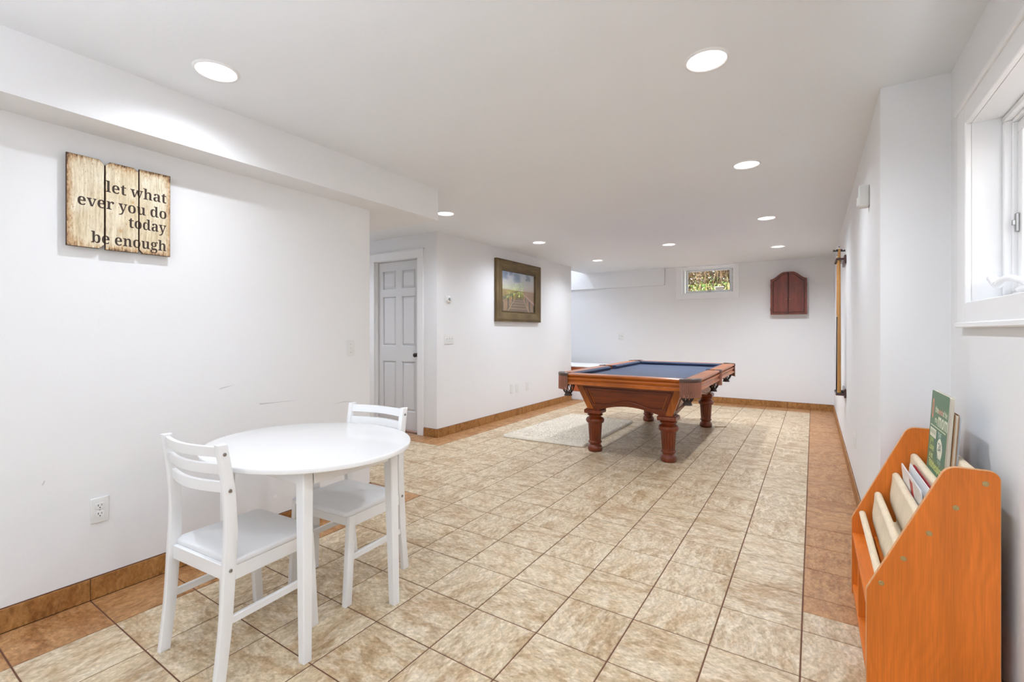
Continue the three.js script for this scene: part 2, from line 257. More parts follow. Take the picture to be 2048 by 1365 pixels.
// door in the hallway wall: six raised panels, jamb, casing, knob
{
  const d = structure('door_1', null, null, 'closed white six-panel door in the hallway', 'door');
  const x0 = -2.583, x1 = -1.826, y0 = 0.018, y1 = 2.15, zf = ZD - 0.05, cols = [[-2.496, -2.265], [-2.148, -1.921]], rows = [[0.26, 0.87], [1.077, 1.695], [1.805, 2.025]], holes = [];
  for (const [a, b] of cols) for (const [c, e] of rows) holes.push([[a, c], [a, e], [b, e], [b, c]]);
  const slab = new THREE.ExtrudeGeometry(shapeOf([[x0, y0], [x1, y0], [x1, y1], [x0, y1]], holes), { depth: 0.014, bevelEnabled: true, bevelSize: 0.012, bevelThickness: 0.009, bevelOffset: -0.012, bevelSegments: 3 }).translate(0, 0, zf - 0.023);
  // outer rim of the bevel stays inside the jamb; the core closes the holes
  const leaf = part('leaf', [uvMetres(slab), span(x0, x1, y0, y1, zf - 0.045, zf - 0.02)], doorMat, d);
  for (const [a, b] of cols) for (const [c, e] of rows) {
    const m = 0.03, g = hull([[a, c, zf - 0.021], [b, c, zf - 0.021], [a, e, zf - 0.021], [b, e, zf - 0.021], [a + m, c + m, zf - 0.006], [b - m, c + m, zf - 0.006], [a + m, e - m, zf - 0.006], [b - m, e - m, zf - 0.006]]);
    part('raised_panel', g, doorMat, leaf);
  }
  part('jamb', [span(-2.59, -2.584, 0, 2.155, ZD - 0.14, ZD + 0.001), span(-1.8255, -1.8215, 0, 2.155, ZD - 0.14, ZD + 0.001), span(-2.59, -1.822, 2.151, 2.156, ZD - 0.14, ZD + 0.001)], trimMat, d);
  part('casing', span(-1.822, -1.723, 0, 2.155, ZD, ZD + 0.018, 0.003), trimMat, d); part('casing', span(-2.69, -2.59, 0, 2.155, ZD, ZD + 0.018, 0.003), trimMat, d);
  part('casing', span(-2.69, -1.723, 2.155, 2.255, ZD, ZD + 0.018, 0.003), trimMat, d);
  part('casing_cap', span(-2.70, -1.713, 2.246, 2.262, ZD, ZD + 0.026, 0.003), trimMat, d);
  part('knob', [cyl(0.026, 0.026, 0.006, 20).rotateX(Math.PI / 2).translate(-1.885, 0.965, zf - 0.002), lathe([[0, 0.058], [0.014, 0.057], [0.024, 0.05], [0.027, 0.04], [0.022, 0.03], [0.011, 0.022], [0.009, 0], [0, 0]], 20).rotateX(Math.PI / 2).translate(-1.885, 0.965, zf)], darkMetal, d, 'round pewter door knob');
}

// windows
{
  const w = structure('window_1', null, null, 'small window high on the far wall looking onto shrubs', 'window'), z = ZF;
  const frame = (a, b, c, d, k, z0, z1, bev = 0.003) => [span(a, b, d - k, d, z0, z1, bev), span(a, b, c, c + k, z0, z1, bev), span(a, a + k, c + k, d - k, z0, z1, bev), span(b - k, b, c + k, d - k, z0, z1, bev)];
  part('casing', span(0.088, WX0, 1.838, CE - 0.001, z, z + 0.02, 0.003), trimMat, w); part('casing', span(WX1, 1.142, 1.838, CE - 0.001, z, z + 0.02, 0.003), trimMat, w);
  part('casing', span(WX0, WX1, 1.838, WY0, z, z + 0.02, 0.003), trimMat, w); part('casing', span(WX0, WX1, WY1, CE - 0.001, z, z + 0.02, 0.003), trimMat, w);
  part('window_frame', frame(WX0 + 0.001, WX1 - 0.001, WY0 + 0.001, WY1 - 0.001, 0.022, z - 0.19, z - 0.09), trimMat, w);
  part('sash', frame(0.232, 1.012, 1.956, 2.385, 0.038, z - 0.15, z - 0.115), std({ color: 0xd8dade, roughness: 0.4 }), w);
  part('pane', span(0.266, 0.978, 1.99, 2.351, z - 0.134, z - 0.131), glassMat, w);
  part('latch', [span(0.59, 0.67, 1.968, 1.99, z - 0.118, z - 0.098, 0.004), span(0.615, 0.645, 1.985, 2.0, z - 0.112, z - 0.1, 0.003)], std({ color: 0xb9b2b0, roughness: 0.4 }), w, 'small grey window latch');
  const v = structure('window_2', null, null, 'white cased window set deep in the right wall', 'window'), x = XR2;
  const ring = (a, b, c, d, k, x0, x1, bev = 0.003) => [span(x0, x1, d - k, d, a, b, bev), span(x0, x1, c, c + k, a, b, bev), span(x0, x1, c + k, d - k, a, a + k, bev), span(x0, x1, c + k, d - k, b - k, b, bev)];
  const cx = x - 0.02;
  part('casing', span(cx, x, 1.29, 2.16, -1.279, VZ0, 0.003), trimMat, v); part('casing', span(cx, x, 1.29, 2.16, VZ1, 0.07, 0.003), trimMat, v);
  part('casing', span(cx, x, 1.29, VY0, VZ0, VZ1, 0.003), trimMat, v); part('casing', span(cx, x, VY1, 2.16, VZ0, VZ1, 0.003), trimMat, v);
  part('casing_cap', span(x - 0.03, x, 2.155, 2.178, -1.287, 0.08, 0.004), trimMat, v);
  part('casing_foot', span(x - 0.028, x, 1.272, 1.294, -1.285, 0.08, 0.004), trimMat, v);
  part('window_frame', [...ring(VZ0 + 0.001, VZ1 - 0.001, VY0 + 0.001, VY1 - 0.001, 0.022, x + 0.085, x + 0.2), ...ring(VZ0 + 0.022, VZ1 - 0.022, VY0 + 0.022, VY1 - 0.022, 0.012, x + 0.105, x + 0.19)], trimMat, v);
  part('sash', ring(VZ0 + 0.036, VZ1 - 0.036, VY0 + 0.036, VY1 - 0.036, 0.042, x + 0.118, x + 0.155), trimMat, v);
  part('pane', span(x + 0.134, x + 0.137, VY0 + 0.076, VY1 - 0.076, VZ0 + 0.076, VZ1 - 0.076), glassMat, v);
  part('latch', [span(x + 0.106, x + 0.119, 1.63, 1.70, -1.118, -1.102, 0.003), span(x + 0.098, x + 0.108, 1.655, 1.675, -1.115, -1.105, 0.002)], steelMat, v, 'slim metal sash latch');
  const ck = part('crank', [tube([[x + 0.085, 1.405, -0.86], [x + 0.07, 1.43, -0.9], [x + 0.055, 1.447, -0.965], [x + 0.05, 1.445, -1.02], [x + 0.048, 1.432, -1.065]], 0.011, 10), rod([x + 0.05, 1.432, -1.06], [x + 0.046, 1.462, -1.118], 0.017, 0.0145, 14), rod([x + 0.085, 1.395, -0.86], [x + 0.085, 1.445, -0.86], 0.022, 0.018, 16), span(x + 0.06, x + 0.118, 1.394, 1.412, -0.93, -0.79, 0.006)], trimMat, v, 'white folding window crank');
  part('crank_screw', cyl(0.004, 0.004, 0.003, 10).rotateZ(Math.PI / 2).translate(x + 0.058, 1.437, -0.93), steelMat, ck);
}

{
  const w = structure('window_3', null, null, 'wide window added for fill light in the unseen wall behind the viewer', 'window');  // added window, out of view: soft sky fill from behind the camera
  for (const [a, b] of [[RX0, RX0 + 0.05], [RX1 - 0.05, RX1], [1.025, 1.075]]) part('window_frame', span(a, b, RY0, RY1, ZB + 0.03, ZB + 0.09, 0.004), trimMat, w);
  for (const [a, b] of [[RY0, RY0 + 0.05], [RY1 - 0.05, RY1]]) part('window_frame', span(RX0, RX1, a, b, ZB + 0.03, ZB + 0.09, 0.004), trimMat, w);
  part('pane', span(RX0 + 0.05, RX1 - 0.05, RY0 + 0.05, RY1 - 0.05, ZB + 0.058, ZB + 0.062), glassMat, w);
}
// ------------------------------------------------------------------ lights
{
  const t = thing('added_uplighter', 'floor lamp added for fill behind the viewer, throwing light on the ceiling, out of the picture', 'floor lamp', [1.2, 0, 2.25]);  // added fill lamp, never in view, brightens ceiling and near walls by bounce
  part('base', lathe([[0, 0.03], [0.12, 0.026], [0.14, 0.008], [0.14, 0], [0, 0]], 36), darkMetal, t); part('pole', cyl(0.012, 0.012, 1.11, 16, 0, 0.025, 0), darkMetal, t);
  part('bowl', lathe([[0.012, 1.11], [0.06, 1.12], [0.13, 1.17], [0.17, 1.24], [0.165, 1.24], [0.125, 1.175], [0.055, 1.128], [0.012, 1.122]], 40), trimMat, t); part('lamp_disc', cyl(0.1, 0.1, 0.006, 32, 0, 1.178, 0), lensMat, t);
  const l = new THREE.SpotLight(LAMP_COLOR, FILL_UPLIGHT, 0, 1.25, 0.5, 2); l.position.set(0, 1.25, 0); l.target.position.set(0, 3, 0); l.shadow.radius = 4; l.castShadow = true; t.add(l, l.target);
}
function ceilingLight(x, y, z, label, power = 1) {
  const t = thing('recessed_light', label, 'ceiling light', [x, y, z], 0, 'round recessed ceiling lights');
  part('trim_ring', lathe([[0.078, -0.003], [0.082, -0.007], [0.09, -0.006], [0.094, 0], [0.078, 0]], 48), trimMat, t, 'thin white trim ring');
  part('lens', lathe([[0, -0.0042], [0.05, -0.0042], [0.079, -0.003], [0.079, 0], [0, 0]], 48), lensMat, t, 'glowing frosted lens');
  const l = new THREE.SpotLight(LAMP_COLOR, LAMP * power, 0, 1.36, 1, 2); l.position.set(0, -0.0035, 0); l.target.position.set(0, -1, 0); l.shadow.radius = 0.8; l.castShadow = true; t.add(l, l.target);
}
ceilingLight(-0.055, CE, 0.334, 'round recessed light beside the soffit above the round table', 0.42);
ceilingLight(1.822, CE, -0.779, 'largest round recessed light, nearest the window with the crank', 0.6);
ceilingLight(1.815, CE, -2.28, 'second round recessed light of the row along the cue rack wall', 0.6);
ceilingLight(1.803, CE, -4.115, 'third round recessed light of the row along the cue rack wall', 0.75);
ceilingLight(1.80, CE, -6.043, 'round recessed light in front of the dart cabinet', 1.35);
ceilingLight(-0.871, CE, -2.165, 'round recessed light touching the end of the soffit', 0.85);
ceilingLight(-0.836, CE, -3.991, 'round recessed light in front of the framed picture', 0.85);
ceilingLight(-0.794, CE, -5.878, 'round recessed light above the far end of the picture wall, near the bulkhead', 0.8);
ceilingLight(0.571, CE, -5.07, 'lone round recessed light above the back of the pool table', 1.6);
ceilingLight(1.82, CE, 0.75, 'round recessed light added for fill above the viewer, out of the picture', 0.5);  // added lamp, unseen, fills the near end of the room
ceilingLight(-3.2, CE, -1.8, 'round recessed light added in the hallway to brighten the door wall, hidden by the left wall', 0.75);  // added lamp out of sight, lifts the dim door wall
ceilingLight(-3.06, TOP2, -6.95, 'round recessed light up in the stairwell, out of sight', 2.2);

// ------------------------------------------------------------------ pool table
{
  const HX = 0.7004, HZ = 1.274, HT = 0.827, C = 0.1426;
  const t = thing('pool_table', 'carved brown wooden pool table with blue cloth and leather pockets', 'pool table', [0.6495, 0, -4.1977], 0.0068);
  const profile = [[-0.125, 0.827], [-0.012, 0.827], [-0.004, 0.824], [0, 0.817], [-0.001, 0.809], [-0.007, 0.803], [-0.018, 0.800], [-0.021, 0.793], [-0.013, 0.7885], [-0.004, 0.787], [-0.002, 0.780], [-0.006, 0.770], [-0.013, 0.761], [-0.018, 0.752], [-0.015, 0.742], [-0.004, 0.734], [0.002, 0.727], [0.001, 0.720], [-0.004, 0.716], [-0.03, 0.716], [-0.035, 0.77], [-0.125, 0.775]];
  const rail = (len) => { const g = new THREE.ExtrudeGeometry(shapeOf(profile), { depth: len, bevelEnabled: false }).translate(0, 0, -len / 2); const c = creased(g, 0.6), p = c.attributes.position, uv = c.attributes.uv; for (let i = 0; i < p.count; i++) uv.setXY(i, p.getX(i) + p.getY(i), p.getZ(i)); return c; };   // runs along z, outward +x
  const place = (g, x, z, turn) => g.rotateY(turn).translate(x, 0, z);
  const endL = 2 * (HX - C), side0 = 0.062, side1 = HZ - C, sideL = side1 - side0, sideC = (side0 + side1) / 2;
  for (const s of [1, -1]) part('end_rail', place(rail(endL), 0, s * HZ, s > 0 ? -Math.PI / 2 : Math.PI / 2), poolWood, t);
  for (const s of [1, -1]) for (const e of [1, -1]) part('side_rail', place(rail(sideL), s * HX, e * sideC, s > 0 ? 0 : Math.PI), poolWood, t);
  const cush = (len) => { const h = len / 2, m = 0.045; return creased(hullStrip([[-0.124, 0.8262], [-0.15, 0.824], [-0.172, 0.816], [-0.174, 0.81], [-0.158, 0.776], [-0.124, 0.774]], h, m), 0.5); };
  function hullStrip(pr, h, m) {   // cushion with mitred ends
    const P = []; for (const [o, y] of pr) { const in_ = clamp((-o - 0.124) / 0.05), e = h - m * in_; P.push([o, y, e], [o, y, -e]); } return uvMetres(new ConvexGeometry(P.map((q) => new THREE.Vector3(...q))), 'z');
  }
  for (const s of [1, -1]) part('end_cushion', place(cush(endL), 0, s * HZ, s > 0 ? -Math.PI / 2 : Math.PI / 2), tableCloth, t, 'navy cloth cushion');
  for (const s of [1, -1]) for (const e of [1, -1]) part('side_cushion', place(cush(sideL), s * HX, e * sideC, s > 0 ? 0 : Math.PI), tableCloth, t, 'navy cloth cushion');
  part('bed_cloth', span(-HX + 0.13, HX - 0.13, 0.745, 0.781, -HZ + 0.13, HZ - 0.13), tableCloth, t, 'navy cloth on the slate bed');
  // pockets: leather cap, fringe shield, hanging net
  const flip = (g) => { const q = g.index ? g.toNonIndexed() : g; for (const a of Object.values(q.attributes)) { const s = a.itemSize, d = a.array; for (let i = 0; i < a.count; i += 3) for (let k = 0; k < s; k++) { const x = d[(i + 1) * s + k]; d[(i + 1) * s + k] = d[(i + 2) * s + k]; d[(i + 2) * s + k] = x; } } return q; };
  const sector = (cx, cz, r0, r1, a0, a1, y0, y1) => {
    const o = [], n = 18; for (let k = 0; k <= n; k++) { const a = lerp(a0, a1, k / n); o.push([r1 * Math.cos(a), r1 * Math.sin(a)]); } for (let k = n; k >= 0; k--) { const a = lerp(a0, a1, k / n); o.push([r0 * Math.cos(a), r0 * Math.sin(a)]); }
    const b = 0.007, g = new THREE.ExtrudeGeometry(shapeOf(o), { depth: y1 - y0 - 2 * b, bevelEnabled: true, bevelSize: b, bevelThickness: b, bevelOffset: -b, bevelSegments: 3 }).translate(0, 0, b);
    return creased(flip(g.rotateX(-Math.PI / 2).scale(1, 1, -1)), 0.8).translate(cx, y0, cz);
  };
  const pocket = (name, cx, cz, r, a0, a1, hx, hz, rh) => {
    const cap = part(name, sector(cx, cz, r - 0.045, r + 0.010, a0, a1, 0.798, 0.834), leather, t, 'dark brown leather pocket cap');
    const strands = [], n = Math.round((a1 - a0) * r / 0.0088);
    for (let k = 0; k <= n; k++) { const a = lerp(a0 + 0.03, a1 - 0.03, k / n), x = cx + (r + 0.004) * Math.cos(a), z = cz + (r + 0.004) * Math.sin(a); strands.push(rod([x, 0.802, z], [x + 0.003 * Math.cos(a), 0.662, z + 0.003 * Math.sin(a)], 0.0033, 0.0026, 6)); for (let q = 0; q < 8; q++) strands.push(new THREE.SphereGeometry(0.0041, 5, 4).translate(x, 0.795 - q * 0.017 - (k % 2) * 0.008, z)); }
    part('fringe_backing', sector(cx, cz, r - 0.006, r - 0.001, a0, a1, 0.69, 0.802), leather, cap);
    part('fringe', strands, fringeMat, cap, 'twisted reddish brown fringe');
    const net = [], prof = [[rh, 0.79], [rh * 1.02, 0.73], [rh * 0.95, 0.68], [rh * 0.68, 0.635], [rh * 0.55, 0.622]];
    for (let k = 0; k < 9; k++) for (const w of [1, -1]) net.push(tube(prof.map(([q, y], m) => { const a = k / 9 * 6.283 + w * m * 0.3; return [hx + q * Math.cos(a), y, hz + q * Math.sin(a)]; }), 0.0042, 5));
    net.push(lathe([[rh * 0.56, 0.626], [rh * 0.5, 0.612], [rh * 0.66, 0.588], [rh * 0.6, 0.588], [0, 0.605]], 14).translate(hx, 0, hz), lathe([[rh, 0.8], [rh * 1.05, 0.79], [rh * 1.02, 0.775], [rh, 0.775]], 20).translate(hx, 0, hz));
    part('net', net, netLeather, cap, 'dark leather web pocket'); part('pocket_liner', lathe([[0.0, 0.735], [rh * 0.9, 0.74], [rh * 0.98, 0.77], [rh * 1.0, 0.815]], 24).translate(hx, 0, hz), hole, cap);
  };
  for (const s of [1, -1]) for (const e of [1, -1]) { const a = Math.atan2(e, s); pocket('corner_pocket', s * (HX - C), e * (HZ - C), C, a - 0.84, a + 0.84, s * (HX - 0.105), e * (HZ - 0.105), 0.066); }
  for (const s of [1, -1]) { const a = s > 0 ? 0 : Math.PI; pocket('side_pocket', s * (HX - 0.066), 0, 0.072, a - 1.15, a + 1.15, s * (HX - 0.072), 0, 0.056); }
  // tapered body
  const yB = 0.443, yT = 0.717, aT = 0.535, aB = 0.425, bT = 1.105, bB = 1.035;
  const panelShape = (T0, B0, arch, rise, flat) => { const s = new THREE.Shape(); s.moveTo(-T0, yT); s.lineTo(T0, yT); s.lineTo(B0, yB); s.lineTo(arch + flat, yB); s.bezierCurveTo(arch - 0.02, yB + rise * 0.35, arch * 0.55, yB + rise, 0, yB + rise); s.bezierCurveTo(-arch * 0.55, yB + rise, -arch + 0.02, yB + rise * 0.35, -arch - flat, yB); s.lineTo(-B0, yB); return s; };
  const lean = (g, b0, b1) => { const p = g.attributes.position; for (let i = 0; i < p.count; i++) p.setZ(i, p.getZ(i) + lerp(b0, b1, (p.getY(i) - yB) / (yT - yB))); g.computeVertexNormals(); return creased(g, 0.5); };
  const molding = (T0, B0, arch, rise, grow) => {
    const y1 = yT - 0.052, y0 = yB + 0.055, edge = (y) => lerp(B0, T0, (y - yB) / (yT - yB)) - 0.085 + grow, pts = [[-edge(y1), y1], [edge(y1), y1], [edge(y0), y0], [arch, y0]];
    for (let k = 1; k < 14; k++) { const x = arch * (1 - k / 7); pts.push([x, y0 + rise * 0.5 * (1 + Math.cos(x / arch * Math.PI)) * 0.96]); } pts.push([-arch, y0], [-edge(y0), y0]); return pts;
  };
  const bead = (pts, r) => { const out = []; for (let k = 0; k < pts.length; k++) { const a = pts[k], b = pts[(k + 1) % pts.length]; out.push(rod([...a, 0], [...b, 0], r, r, 8), new THREE.SphereGeometry(r, 8, 6).translate(a[0], a[1], 0)); } return merge(out); };
  const body = (name, T0, B0, b0, b1, arch, rise, flat, turn, copyTurn) => {
    for (const q of [turn, copyTurn]) {
      const g = uvMetres(new THREE.ExtrudeGeometry(panelShape(T0 - 0.012, B0 - 0.012, arch, rise, flat), { depth: 0.022, bevelEnabled: false, curveSegments: 20 }), 'x').translate(0, 0, -0.022);
      const pn = part(name, lean(g, b0, b1).rotateY(q), poolDark, t);
      for (const [grow, r] of [[0, 0.0105], [-0.02, 0.005]]) part('molding', lean(bead(molding(T0, B0, arch, rise, grow), r), b0 + 0.002, b1 + 0.002).rotateY(q), r > 0.008 ? poolDark : poolWood, pn);
    }
  };
  body('end_panel', aT, aB, bB, bT, 0.26, 0.058, 0.06, 0, Math.PI);
  body('side_panel', bT, bB, aB, aT, 0.66, 0.075, 0.10, Math.PI / 2, -Math.PI / 2);
  for (const s of [1, -1]) for (const e of [1, -1]) { const p = []; for (const [y, a, b] of [[yB, aB, bB], [yT, aT, bT]]) for (const [u, v] of [[0.004, 0.004], [-0.062, 0.004], [0.004, -0.062]]) p.push([s * (a + u), y, e * (b + v)]); part('corner_post', hull(p, 'y'), poolWood, t); }
  // turned, fluted legs
  const legGeo = () => {
    const prof = [[0, 0], [0.066, 0], [0.072, 0.006], [0.076, 0.022], [0.075, 0.045], [0.066, 0.06], [0.057, 0.066], [0.056, 0.078], [0.06, 0.084], [0.069, 0.09], [0.071, 0.098], [0.066, 0.106], [0.061, 0.11]];
    const up = [[0.073, 0.292], [0.08, 0.296], [0.09, 0.305], [0.096, 0.32], [0.095, 0.335], [0.086, 0.348], [0.07, 0.356], [0.062, 0.362], [0.063, 0.37], [0.076, 0.374], [0.082, 0.382], [0.078, 0.39], [0.066, 0.394], [0.068, 0.402], [0, 0.402]];
    const g = [creased(new THREE.LatheGeometry(prof.map((p) => new THREE.Vector2(...p)), 36), 1.0), creased(new THREE.LatheGeometry(up.map((p) => new THREE.Vector2(...p)), 36), 1.0)];
    const N = 16 * 8, R = 12, P = [], U = [], I = []; for (let j = 0; j <= R; j++) { const v = j / R, y = lerp(0.108, 0.294, v), base = lerp(0.0605, 0.0725, v), deep = smooth(0, 0.14, v) * (1 - smooth(0.86, 1, v)) * 0.0085; for (let k = 0; k <= N; k++) { const a = k / N * 2 * Math.PI, f = Math.pow(Math.max(0, Math.cos(a * 16)), 0.7), r = base - deep * f; P.push(r * Math.cos(a), y, r * Math.sin(a)); U.push(a * 0.07, y); } }
    for (let j = 0; j < R; j++) for (let k = 0; k < N; k++) { const a = j * (N + 1) + k, b = a + N + 1; I.push(a, b, a + 1, b, b + 1, a + 1); }
    const f = new THREE.BufferGeometry(); f.setAttribute('position', new THREE.Float32BufferAttribute(P, 3)); f.setAttribute('uv', new THREE.Float32BufferAttribute(U, 2)); f.setIndex(I); f.computeVertexNormals(); g.push(f);
    const plinth = new RoundedBoxGeometry(0.182, 0.044, 0.182, 3, 0.014).translate(0, 0.422, 0); g.push(plinth, new RoundedBoxGeometry(0.15, 0.012, 0.15, 2, 0.005).translate(0, 0.445, 0));
    for (const q of g) uvOnly(q); return merge(g);
  };
  function uvOnly(g) { const p = g.attributes.position, uv = new Float32Array(p.count * 2); for (let i = 0; i < p.count; i++) { uv[2 * i] = Math.atan2(p.getZ(i), p.getX(i)) * 0.07; uv[2 * i + 1] = p.getY(i); } g.setAttribute('uv', new THREE.BufferAttribute(uv, 2)); }
  const leg = legGeo();
  for (const s of [1, -1]) for (const e of [1, -1]) part('leg', leg, poolDark, t).position.set(s * 0.378, 0, e * 0.97);
}
{
  const g = span(-0.075, 0.075, 0.0005, 0.008, -0.006, 0.006, 0.0015, 'x'), m = part(numbered('wood_strip'), g, std({ map: woodFine, color: 0x9a6b3c, roughness: 0.6 }), scene);
  m.position.set(1.19, 0, -5.235); m.rotation.y = 0.55; tag(m, 'thin brown strip of wood on the floor beside the back pool table leg', 'wood strip');
}

// ------------------------------------------------------------------ rug
{
  const t = thing('rug', 'small cream shag rug on the tiles left of the pool table', 'rug', [0, 0, 0]);
  const A = [-0.902, -3.205], B = [0.135, -3.262], C = [0.14, -4.90], D = [-0.83, -4.955];
  const at = (u, v) => [lerp(lerp(A[0], B[0], u), lerp(D[0], C[0], u), v), lerp(lerp(A[1], B[1], u), lerp(D[1], C[1], u), v)];
  const NU = 130, NV = 210, P = [], U = [], I = [], r = rng(31);
  for (let j = 0; j <= NV; j++) for (let k = 0; k <= NU; k++) {
    let u = k / NU, v = j / NV; const eu = Math.min(u, 1 - u) * 1.03, ev = Math.min(v, 1 - v) * 1.65, e = Math.min(eu, ev), cr = 0.05;
    let [x, z] = at(u, v); if (eu < cr && ev < cr) { const d = Math.hypot(cr - eu, cr - ev); if (d > cr) { const f = cr / d, nu = cr - (cr - eu) * f, nv = cr - (cr - ev) * f; [x, z] = at(u < 0.5 ? nu / 1.03 : 1 - nu / 1.03, v < 0.5 ? nv / 1.65 : 1 - nv / 1.65); } }
    const y = e <= 0 ? 0.004 : 0.030 * smooth(-0.004, 0.016, e) + 0.0045 * (r() - 0.5) + 0.003 * (fbm(u, v, 18, 26, 3, 71) - 0.5);
    P.push(x + (r() - 0.5) * 0.003, y, z + (r() - 0.5) * 0.003); U.push(u * 1.03, v * 1.65);
  }
  for (let j = 0; j < NV; j++) for (let k = 0; k < NU; k++) { const a = j * (NU + 1) + k, b = a + NU + 1; I.push(a, a + 1, b, b, a + 1, b + 1); }
  const g = new THREE.BufferGeometry(); g.setAttribute('position', new THREE.Float32BufferAttribute(P, 3)); g.setAttribute('uv', new THREE.Float32BufferAttribute(U, 2)); g.setIndex(I); g.computeVertexNormals();
  part('base', g, rugMat, t);
  part('backing', hull([[A[0] + 0.02, 0.0006, A[1] - 0.02], [B[0] - 0.02, 0.0006, B[1] - 0.02], [C[0] - 0.02, 0.0006, C[1] + 0.02], [D[0] + 0.02, 0.0006, D[1] + 0.02], [A[0] + 0.02, 0.004, A[1] - 0.02], [B[0] - 0.02, 0.004, B[1] - 0.02], [C[0] - 0.02, 0.004, C[1] + 0.02], [D[0] + 0.02, 0.004, D[1] + 0.02]]), rugMat, t);
  const N = 14000, tuft = new THREE.ConeGeometry(0.0032, 0.018, 4).translate(0, 0.006, 0), im = new THREE.InstancedMesh(tuft, rugMat, N), m4 = new THREE.Matrix4(), q = new THREE.Quaternion(), e = new THREE.Euler(), sc = new THREE.Vector3(), ps = new THREE.Vector3();
  for (let k = 0; k < N; k++) { let u = 0.012 + 0.976 * r(), v = 0.01 + 0.98 * r(); const [x, z] = at(u, v); e.set((r() - 0.5) * 1.6, r() * 6.28, (r() - 0.5) * 1.6); q.setFromEuler(e); const s = 0.7 + 0.6 * r(); im.setMatrixAt(k, m4.compose(ps.set(x, 0.025, z), q, sc.set(s, s, s))); }
  im.name = 'pile'; im.userData.kind = 'stuff'; im.castShadow = im.receiveShadow = true; t.add(im);
}

// ------------------------------------------------------------------ round table and its two chairs
{
  const t = thing('dining_table', 'small round white table with straight tapered legs', 'table', [0.279, 0, 0.094], 0.0);
  const rx = 0.478, rz = 0.426, pts = []; for (let k = 0; k < 96; k++) { const a = k / 96 * 2 * Math.PI; pts.push([rx * Math.cos(a), rz * Math.sin(a)]); }
  const top = new THREE.ExtrudeGeometry(shapeOf(pts), { depth: 0.014, bevelEnabled: true, bevelSize: 0.004, bevelThickness: 0.004, bevelOffset: -0.004, bevelSegments: 3 }).rotateX(-Math.PI / 2).translate(-0.022, 0.731, -0.021);
  part('tabletop', creased(top, 0.6), whiteTop, t);
  const lx = 0.323, lz = 0.237, legTop = 0.726;
  for (const s of [1, -1]) for (const e of [1, -1]) {
    const zo = e > 0 ? lz : lz + 0.012, c = 0.004, ring = (y, wx, wz, inset) => { const X0 = s * (lx - wx), X1 = s * (lx - inset), Z0 = e * (zo - wz), Z1 = e * (zo - inset * 0.5), o = []; for (const [x, z, dx, dz] of [[X0, Z0, s, e], [X1, Z0, -s, e], [X0, Z1, s, -e], [X1, Z1, -s, -e]]) o.push([x + dx * c, y, z], [x, y, z + dz * c]); return o; };
    part('leg', hull([...ring(0, 0.037, 0.036, 0), ...ring(legTop - 0.12, 0.058, 0.046, 0.007), ...ring(legTop, 0.06, 0.047, 0.009)]), whiteWood, t);
  }
  part('apron', span(lx - 0.028, lx - 0.008, 0.668, 0.73, -lz + 0.05, lz - 0.05, 0.002), whiteWood, t); part('apron', span(-lx + 0.008, -lx + 0.028, 0.668, 0.73, -lz + 0.05, lz - 0.05, 0.002), whiteWood, t);
  part('apron', span(-lx + 0.05, lx - 0.05, 0.668, 0.73, lz - 0.028, lz - 0.008, 0.002), whiteWood, t); part('apron', span(-lx + 0.05, lx - 0.05, 0.668, 0.73, -lz + 0.008, -lz + 0.028, 0.002), whiteWood, t);
  part('leaf_support', span(-0.05, -0.022, 0.706, 0.731, lz - 0.03, lz + 0.13, 0.004), whiteWood, t, 'leaf support bar below the tabletop');
}
